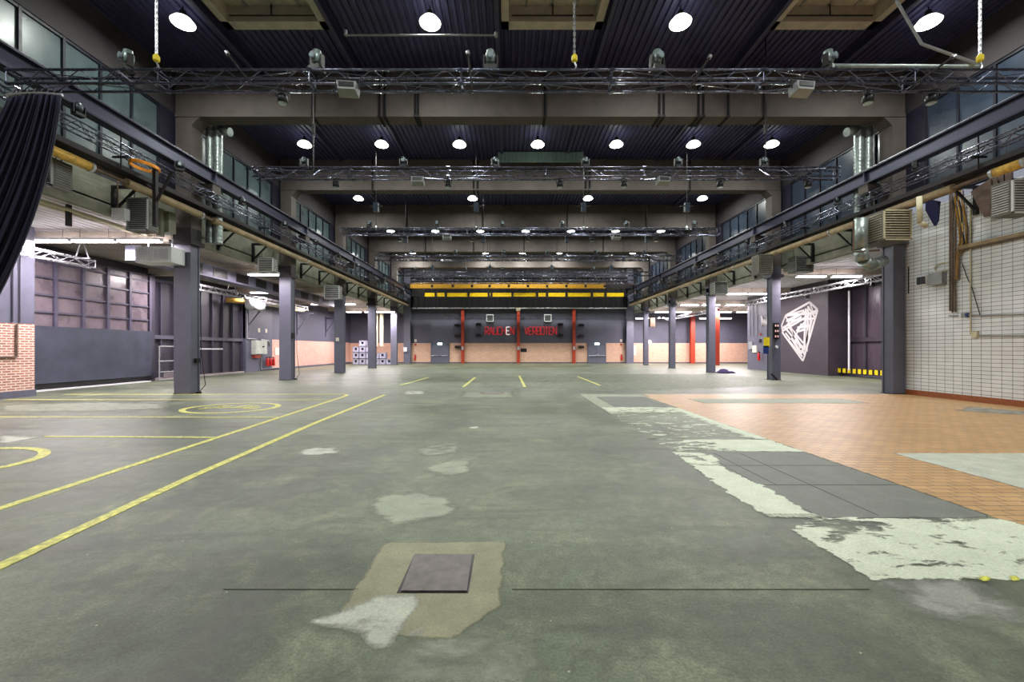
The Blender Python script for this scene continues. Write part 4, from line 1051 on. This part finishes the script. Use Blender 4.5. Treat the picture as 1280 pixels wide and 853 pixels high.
m = MB(o_); m.box(-17.93,-17.9,30.3,30.5,1.75,1.85); m.build('handle', blackpl, t)
m = MB(o_); m.tube([(-18.2,28.95,4.4),(-18.2,28.95,2.35),(-18.2,30.0,2.35)], .04); m.tube([(-18.2,30.6,1.3),(-18.2,30.6,.15),(-18.2,33.2,.15)], .03); m.tube([(-18.15,30.4,2.3),(-18.1,31.3,2.25),(-18.15,31.6,1.9)], .07); m.build('conduit', greypl, t)
m = MB(o_); m.box(-18.25,-18.05,29.6,30.3,1.0,1.2); m.build('socket_strip', redm, t)
for i, y in enumerate((31.0,31.4,31.8)):
    EXT((-18.1,y,.35), 'red extinguisher standing under the electrical cabinet, '+NTH[i]+' of three', rz=PI/2, group='extinguishers by the cabinet')
for i, y in enumerate((30.4,31.3)):
    m = MB(); m.box(-18.26,-18.24,y-.12,y+.12,2.85,3.15); tag(m.build('notice', paper), ['left','right'][i]+' small white notice above the electrical cabinet', 'notice')
m = MB(); m.box(-18.28,-18.25,32.5,33.6,1.15,1.75); tag(m.build('notice', paper), 'larger cream notice on the pink brick left of the second left column', 'notice')
m = MB(); m.cyl((-18.2,34.2,2.4),(-18.2,34.2,5.7),.03); tag(m.build('conduit', greypl), 'thin vertical conduit above the pink brick in the left aisle', 'conduit')
# beige vertical ducts far left
for i, (px, r) in enumerate(((471,.13),(477,.19))):
    x = (px-HX)*43.5/F; m = MB(); m.cyl((x,43.5,CH+(HY-433)*43.5/F),(x,43.5,5.75),r,n=14); tag(m.build('vertical_pipe', cream), ['thin','thick'][i]+' cream vertical pipe in the left aisle beyond the crate stack', 'pipe')
# crates
def mk_crate():
    t = thing('storage_crate', '', 'crate')
    m = MB(); m.box(-.33,.33,-.3,.3,.06,.10); m.box(-.33,-.27,-.3,.3,.1,.62); m.box(.27,.33,-.3,.3,.1,.62); m.box(-.33,.33,.24,.3,.1,.62); m.box(-.33,.33,-.3,-.24,.1,.26); m.box(-.33,-.12,-.3,-.24,.26,.62); m.box(.12,.33,-.3,-.24,.26,.62); m.box(-.33,.33,-.3,-.24,.52,.62); m.build('walls', M('crate_grey', (158,158,178), .5, var=.1), t)
    m = MB(); m.box(-.3,.3,-.27,.27,0,.06); m.build('base', blackpl, t)
    MB().cbox((0,0,.34),(.46,.4,.34)).build('contents', darksteel, t); return t
CR = Kind(mk_crate)
k = 0
for px, n_ in ((446,3),(454.2,4),(462.5,3),(471,2),(479.2,2),(487.4,1)):
    for j in range(n_):
        k += 1; x = (px-HX)*43/F
        side = ['leftmost stack','second stack from the left','third stack, behind the fourth left column','fourth stack, right of the fourth left column','fifth stack, right of the fourth left column','lone crate at the right end'][[446,454.2,462.5,471,479.2,487.4].index(px)]
        lv_ = '' if n_ == 1 else (', bottom one' if j == 0 else (', topmost one' if j == n_-1 else (', second from the floor' if j == 1 else ', third from the floor')))
        CR((x,43.0,.0+j*.63), 'grey storage crate, '+side+lv_, rz=0, group='storage crates')

# small items on columns
def boxon(px, py, w_, h_, Y, mat, label, name='switch_box', cat='switch box', dpt=.06):
    p = Q(px,py,Y); m = MB(); m.box(p.x-w_/2,p.x+w_/2,Y-dpt,Y,p.z-h_/2,p.z+h_/2); return tag(m.build(name, mat), label, cat)
def boxside(px, py, w_, h_, X, mat, label, sg, name='switch_box', cat='switch box'):
    p = W(px,py,X); m = MB(); m.box(min(X,X+sg*.08),max(X,X+sg*.08),p.y-w_/2,p.y+w_/2,p.z-h_/2,p.z+h_/2); return tag(m.build(name, mat), label, cat)
boxside(365.8,420,.22,.3,XL,blackpl,'black switch box on the second nearest left column',1)
boxside(245.5,451,.2,.16,XL,darksteel,'small dark socket low on the nearest left column',1,'socket','socket')
boxon(422,424.5,.2,.24,28.49,paper,'small notice on the third nearest left column','notice','notice')
boxon(957.9,428,.28,.5,21.6,blkyel,'yellow box on the edge of the second nearest right column')
boxon(956.9,437.5,.26,.42,21.6,bluem,'blue box below the yellow box on the second nearest right column')
p = Q(970.5,434,21.66); m = MB(); m.cyl((p.x,21.6,p.z),(p.x,21.67,p.z),.07,n=14); tag(m.build('round_switch', whitep), 'round white disc on the second nearest right column', 'switch')
t = thing('indicator_panel', 'dark panel with red lights on the second nearest right column', 'panel', Q(970.5,414,21.62)); o_ = t.location
p = o_; MB(o_).box(p.x-.13,p.x+.13,21.6,21.67,p.z-.42,p.z+.42).build('plate', darksteel, t)
for k_ in range(3):
    m = MB(o_)
    for dx in (-.06,.06): m.cbox((p.x+dx,21.59,p.z-.28+.28*k_),(.05,.03,.1))
    m.build('red_light', red_em, t)
t = thing('cloth_heap', 'dark violet crumpled cloth at the foot of the third nearest right column', 'cloth', (14.45,28.0,0))
m = MB(); m.lathe((0,0,0), [(.5,0),(.46,.08),(.3,.17),(.22,.26),(.05,.3)], 11); m.lathe((.45,-.1,0), [(.3,0),(.24,.08),(.1,.14)], 9); m.build('folds', M('violet_cloth', (52,40,84), .9, var=.3, scale=14), t, True)
for i, (x, y, z0_, z1_) in enumerate(((-11.27,14.95,0.0,3.2),(-11.27,21.8,0,3.6))):
    m = MB(); m.tube([(x+.02,y+.25,z1_),(x+.03,y+.26,1.4),(x+.15,y+.3,.3),(x+.05,y+.1,.03)], .012, 6); m.cbox((x+.05,y+.1,.04),(.12,.12,.06)); tag(m.build('hanging_cable', blackpl), 'black cable hanging down the '+['nearest','second nearest'][i]+' left column to the floor', 'cable')
# right wall panel gear
for px, py, w_, h_, mt, lab, nm in ((939,432,.5,.6,greypl,'grey control box at the far edge of the right aisle panel wall','control_box'),(944,436.5,.5,.55,paper,'cream notice on the right aisle panel wall','notice'),
        (950.8,426,.2,.25,blackpl,'small black box on the right aisle panel wall','switch_box'),(951,418,.14,.14,redm,'small red alarm box on the right aisle panel wall','alarm_box')):
    boxside(px,py,w_,h_,19.28,mt,lab,-1,nm,nm.replace('_',' '))
p = W(950.5,455,19.2); EXT((19.2,p.y,.75), 'red fire extinguisher on the right aisle panel wall', rz=-PI/2)
for i, px in enumerate((937,941,946)):
    p = W(px,400,19.24); m = MB(); m.cyl((19.24,p.y,2.6),(19.24,p.y,5.5),.025,n=6); tag(m.build('conduit', greypl), LR[i]+' thin vertical conduit on the right aisle panel wall, from the left', 'conduit', 'panel wall conduits')
m = MB(); m.tube([(13.9,21.55,0.03),(13.5,21.4,.35)], .05); tag(m.build('prop', darksteel), 'short slanted dark prop at the foot of the second nearest right column', 'prop')
p = Q(1007,369,22); t = thing('moving_spotlight', 'x', 'spotlight'); bpy.data.objects.remove(t)
p = W(1007,362,17.2); PAR((17.3,p.y,4.75), 'black spotlight under the right aisle truss, farther one', group=None); p = W(1091,350,17.3); PAR((17.3,p.y,4.8), 'black spotlight under the right aisle truss, nearer one')
# hanging board and small lamps far right aisle
p = Q(815,403,42); p.x += .08; m = MB(); m.box(p.x-.25,p.x+.25,42,42.4,p.z-.45,p.z+.45); tag(m.build('fuse_box', rusty), 'brown box hanging between the last two right columns', 'box')
for i, px in enumerate((824,829.5)):
    p = Q(px,398,43); t = thing('spot_lamp', 'small lit lamp by the fourth right column, '+['left','right'][i]+' one', 'lamp', p); MB().lathe((0,0,0), [(.16,0),(.14,.1),(.06,.14)], 12).build('housing', whitep, t); MB().lathe((0,0,-.02), [(.14,0),(.14,.02)], 12).build('lens', lampglow2, t); m = MB(); m.cyl((0,0,.1),(0,0,5.8-p.z),.01); m.build('rod', darksteel, t)

# ---------------------------------------------------------------- tile wall gear
XT = 14.2
def tw(px, py): return W(px, py, XT-.05)
def wbox(px0, px1, py0, py1, dpt, mat, label, name, cat):
    a = W(px0,(py0+py1)/2,XT); b = W(px1,(py0+py1)/2,XT); mid = W((px0+px1)/2,py0,XT); mid2 = W((px0+px1)/2,py1,XT)
    m = MB(); m.box(XT-dpt,XT,b.y,a.y,mid2.z,mid.z); o = m.build(name, mat); return tag(o, label, cat) if label else o
wbox(1167,1184,341,356,.18,greypl,'grey metal junction box on the white tile wall','junction_box','junction box')
o = wbox(1147,1160,345,357,.06,whitep,'small white-framed dark display window on the tile wall','display_window','display')
a = W(1153.5,351,XT); m = MB(); m.box(XT-.07,XT-.058,a.y-.15,a.y+.15,a.z-.13,a.z+.13); m.build('screen', blackpl, o)
m = MB(); m.box(XT-.02,XT,W(1136,340,XT).y-.015,W(1136,340,XT).y+.015,W(1136,367,XT).z,W(1136,334,XT).z); tag(m.build('slot_strip', blackpl), 'narrow vertical black strip on the tile wall near the column', 'strip')
def vpipe(px, py0, py1, r, mat, label, off=.06):
    a = W(px,py0,XT-off); b = W(px,py1,XT-off); m = MB(); m.cyl(a,b,r,n=10); return tag(m.build('vertical_pipe', mat), label, 'pipe')
vpipe(1187.5,238,389,.024,rusty,'left brown vertical pipe of the bundle on the tile wall')
vpipe(1190.5,238,391,.024,rusty,'middle brown vertical pipe of the bundle on the tile wall')
vpipe(1194,238,390,.024,rusty,'right brown vertical pipe of the bundle on the tile wall')
vpipe(1213,250,418,.018,cream,'thin pale vertical pipe right of the brown pipes')
t = thing('cable_loom', 'tangle of ochre and brown cables dropping behind the beige pipe on the tile wall', 'cable', tw(1200,300)); o_ = t.location
for k in range(7):
    rr = random.Random(k); m = MB(o_); x0_ = 1197+k*1.8
    pts = [W(x0_-6+rr.uniform(-6,4),238,XT-.2), W(x0_-2,262,XT-.14), W(x0_+rr.uniform(-3,3),285,XT-.1), W(1200+k*1.5,300+k*1.3,XT-.08), W(1196+k*.6,318,XT-.07), W(1195+k*.4,350,XT-.06)]
    m.tube(pts, .018, 6); m.build('cable', [yelo,rusty,yelm,rusty,blackpl,yelo,rusty][k], t)
t = thing('cable_trunking', 'brown wooden-looking horizontal trunking on the tile wall at right', 'trunking', W(1240,305,XT)); o_ = t.location
a = W(1203,311,XT); MB(o_).box(XT-.12,XT,8.0,a.y,a.z-.07,a.z+.07).build('channel', rusty, t); MB(o_).box(XT-.13,XT-.12,8.0,a.y,a.z-.03,a.z+.08).build('lid', pipem, t)
m = MB(); m.tube([tw(1186,395),tw(1200,394.5),tw(1225,394)], .02); m.tube([tw(1225,395),W(1290,392.3,XT-.05)], .02); tag(m.build('conduit', greypl), 'upper horizontal conduit on the tile wall', 'conduit')
m = MB(); m.tube([tw(1224,420),W(1290,419.5,XT-.05)], .02); tag(m.build('conduit', greypl), 'lower horizontal conduit on the tile wall', 'conduit')
wbox(1217,1224,414.5,422,.08,cream,'small cream socket box where the lower conduit ends','socket_box','socket')
for i, px in enumerate((1203,1208,1211)): wbox(px-1.5,px+1.5,391.5,396.5,.08,[whitep,greypl,bluem][i],['white','grey','blue'][i]+' small socket on the upper tile wall conduit','socket','socket')
m = MB(); m.tube([tw(1203,330),tw(1208,345),tw(1215,360),tw(1225,394)], .012); tag(m.build('hanging_cable', blackpl), 'thin dark cable sagging diagonally down the tile wall', 'cable')
m = MB(); c_ = W(1179,334,XT-.03)
m.tube([(c_.x, c_.y+.28*math.cos(2*PI*k/18), c_.z+.14*math.sin(2*PI*k/18)) for k in range(19)], .018); tag(m.build('cable_coil', cream), 'coiled cream cable above the junction box', 'cable coil')
t = thing('backing_board', 'brown board hanging high on the tile wall between pipe and white unit', 'board', W(1240,270,XT-.2)); o_ = t.location
m = MB(o_); pts = [W(1213,240,XT-.25),W(1264,205,XT-.25),W(1266,262,XT-.25),W(1230,272,XT-.25)]
m.add(pts+[p+Vector((.05,0,0)) for p in pts], [(0,1,2,3),(7,6,5,4),(0,4,5,1),(1,5,6,2),(2,6,7,3),(3,7,4,0)]); m.build('board', brownboard, t)
m = MB(o_)
for px in (1238,1246): a = W(px,222,XT-.3); m.cyl(a,(a.x,a.y,a.z-.9),.02)
m.build('conduit', rusty, t)
t = thing('vertical_fitting', 'pale elbow pipe hanging beside the slatted beige unit', 'pipe', Q(1150,285,12.9)); o_ = t.location
m = MB(o_); m.tube([Q(1149,246,12.9),Q(1150,278,12.9),Q(1158,283,12.9)], .07, 12); m.build('pipe', cream, t, True)
t = thing('folded_cloth', 'dark blue folded cloth hanging beneath the beige pipe at right', 'cloth', Q(1170,260,12.7)); o_ = t.location
m = MB(o_); P0 = [Q(1160,252,12.7),Q(1167,250,12.6),Q(1176,252,12.7),Q(1171,282,12.7),Q(1174,276,12.65),Q(1160,262,12.75)]
m.add([P0[0],P0[1],P0[2],P0[4],P0[3],P0[5]]+[p+Vector((0,.08,0)) for p in (P0[0],P0[1],P0[2],P0[4],P0[3],P0[5])], [(0,1,2,3,4,5),(11,10,9,8,7,6)]+[(i,(i+1)%6,6+(i+1)%6,6+i) for i in range(6)]); m.build('folds', M('dark_blue_cloth', (34,38,84), .9), t)
# left near fascia: uprights, braces, conduits
for i, px in enumerate((88,196)):
    p = Q(px,232,12.2)
    m = MB(); X = p.x; m.box(X-.05,X+.05,12.1,12.2,5.2,6.9); m.tube([(X+.02,12.15,5.9),(X+.5,12.15,6.8)], .04, 4)
    tag(m.build('steel_upright', blackpl if i == 0 else darksteel), ['left','right'][i]+' dark steel upright with diagonal brace above the left aisle opening', 'bracket')
m = MB(); m.cyl((-12.6,8,5.6),(-12.6,14.8,5.6),.05); m.cyl((-13.1,8,5.66),(-13.1,14.8,5.66),.03); tag(m.build('ceiling_conduits', cream), 'pale conduits along the near left aisle ceiling edge', 'conduit')
t = thing('distribution_box', 'small white box hanging under the left pipes beside the slatted unit', 'box', Q(147,268,12.4)); o_ = t.location
a, b = Q(139,274,12.4), Q(155,260,12.4); MB(o_).box(a.x,b.x,12.4,12.6,a.z,b.z).build('casing', whitep, t); m = MB(o_); m.cyl(Q(147,260,12.5),Q(147,222,12.5),.02); m.build('rod', rusty, t)
m = MB(); m.cyl((-16.26,13.65,2.5),(-16.26,13.65,5.6),.025,n=8); m.cyl((-16.26,13.85,2.5),(-16.26,13.85,5.6),.02,n=8); tag(m.build('conduit', greyp), 'pair of painted conduits on the grey wall above the red brick at left', 'conduit')
m = MB(); m.tube([(-16.26,13.75,2.44),(-16.26,13.75,1.35),(-16.26,12.2,1.35)], .03, 8); tag(m.build('conduit', rusty), 'brown pipe running down and along the red brick at left', 'conduit')
m = MB(); p = Q(209,275,14.1); m.box(p.x-.2,p.x+.14,14.0,14.3,5.55,6.25); m.cyl((p.x-.1,13.95,5.4),(p.x-.1,13.95,6.3),.11,n=12); tag(m.build('vertical_duct', fasciam), 'greenish vertical duct right of the left slatted unit by the nearest column', 'duct')
# orange coil on the left tray
m = MB(); c_ = Vector((-10.5,12.0,6.85))
for q in range(3): m.tube([(c_.x+.28*math.cos(2*PI*k/16), c_.y+.4*math.sin(2*PI*k/16), c_.z+.03*q) for k in range(17)], .02)
tag(m.build('cable_coil', M('orange_cable', (236,150,30), .5)), 'coil of orange cable lying on the left cable tray', 'cable coil')

# ---------------------------------------------------------------- navy curtain at left
t = thing('curtain', 'gathered navy drape hanging from the left end of the nearest truss', 'curtain', (-9.3,8.2,6.5)); o_ = t.location
m = MB(o_); nu, nv = 90, 24; vs = []
for j in range(nv+1):
    v = j/nv
    for i in range(nu+1):
        u = i/nu
        pl = (10-155*v-40*v*v, 122+330*v); pr = (76-30*v-95*v*v, 120+330*v)
        px = pl[0]+(pr[0]-pl[0])*u; py = pl[1]+(pr[1]-pl[1])*u-3*math.sin(PI*u)*(1-v)
        Y = 8.15+.10*math.sin(u*2*PI*9+1.5*v)*(.5+.5*v)+.04*math.sin(u*2*PI*21)
        vs.append(Q(px,py,Y))
n0 = nu+1
m.add(vs, [(j*n0+i,j*n0+i+1,(j+1)*n0+i+1,(j+1)*n0+i) for j in range(nv) for i in range(nu)])
cu = m.build('drape', curtm, t, True); sm = cu.modifiers.new('thick', 'SOLIDIFY'); sm.thickness = .01
m = MB(o_); pts = [Q(8+70*k/10,121-2.5*math.sin(PI*k/10)-2,8.15) for k in range(11)]; m.tube(pts, .025, 8); m.build('curtain_rail', alub, t)
m = MB(o_)
for k in range(8): p = Q(12+8.6*k,121,8.15); m.cyl(p, p+Vector((0,.1,.22)), .01, n=5)
m.build('rings', darksteel, t)
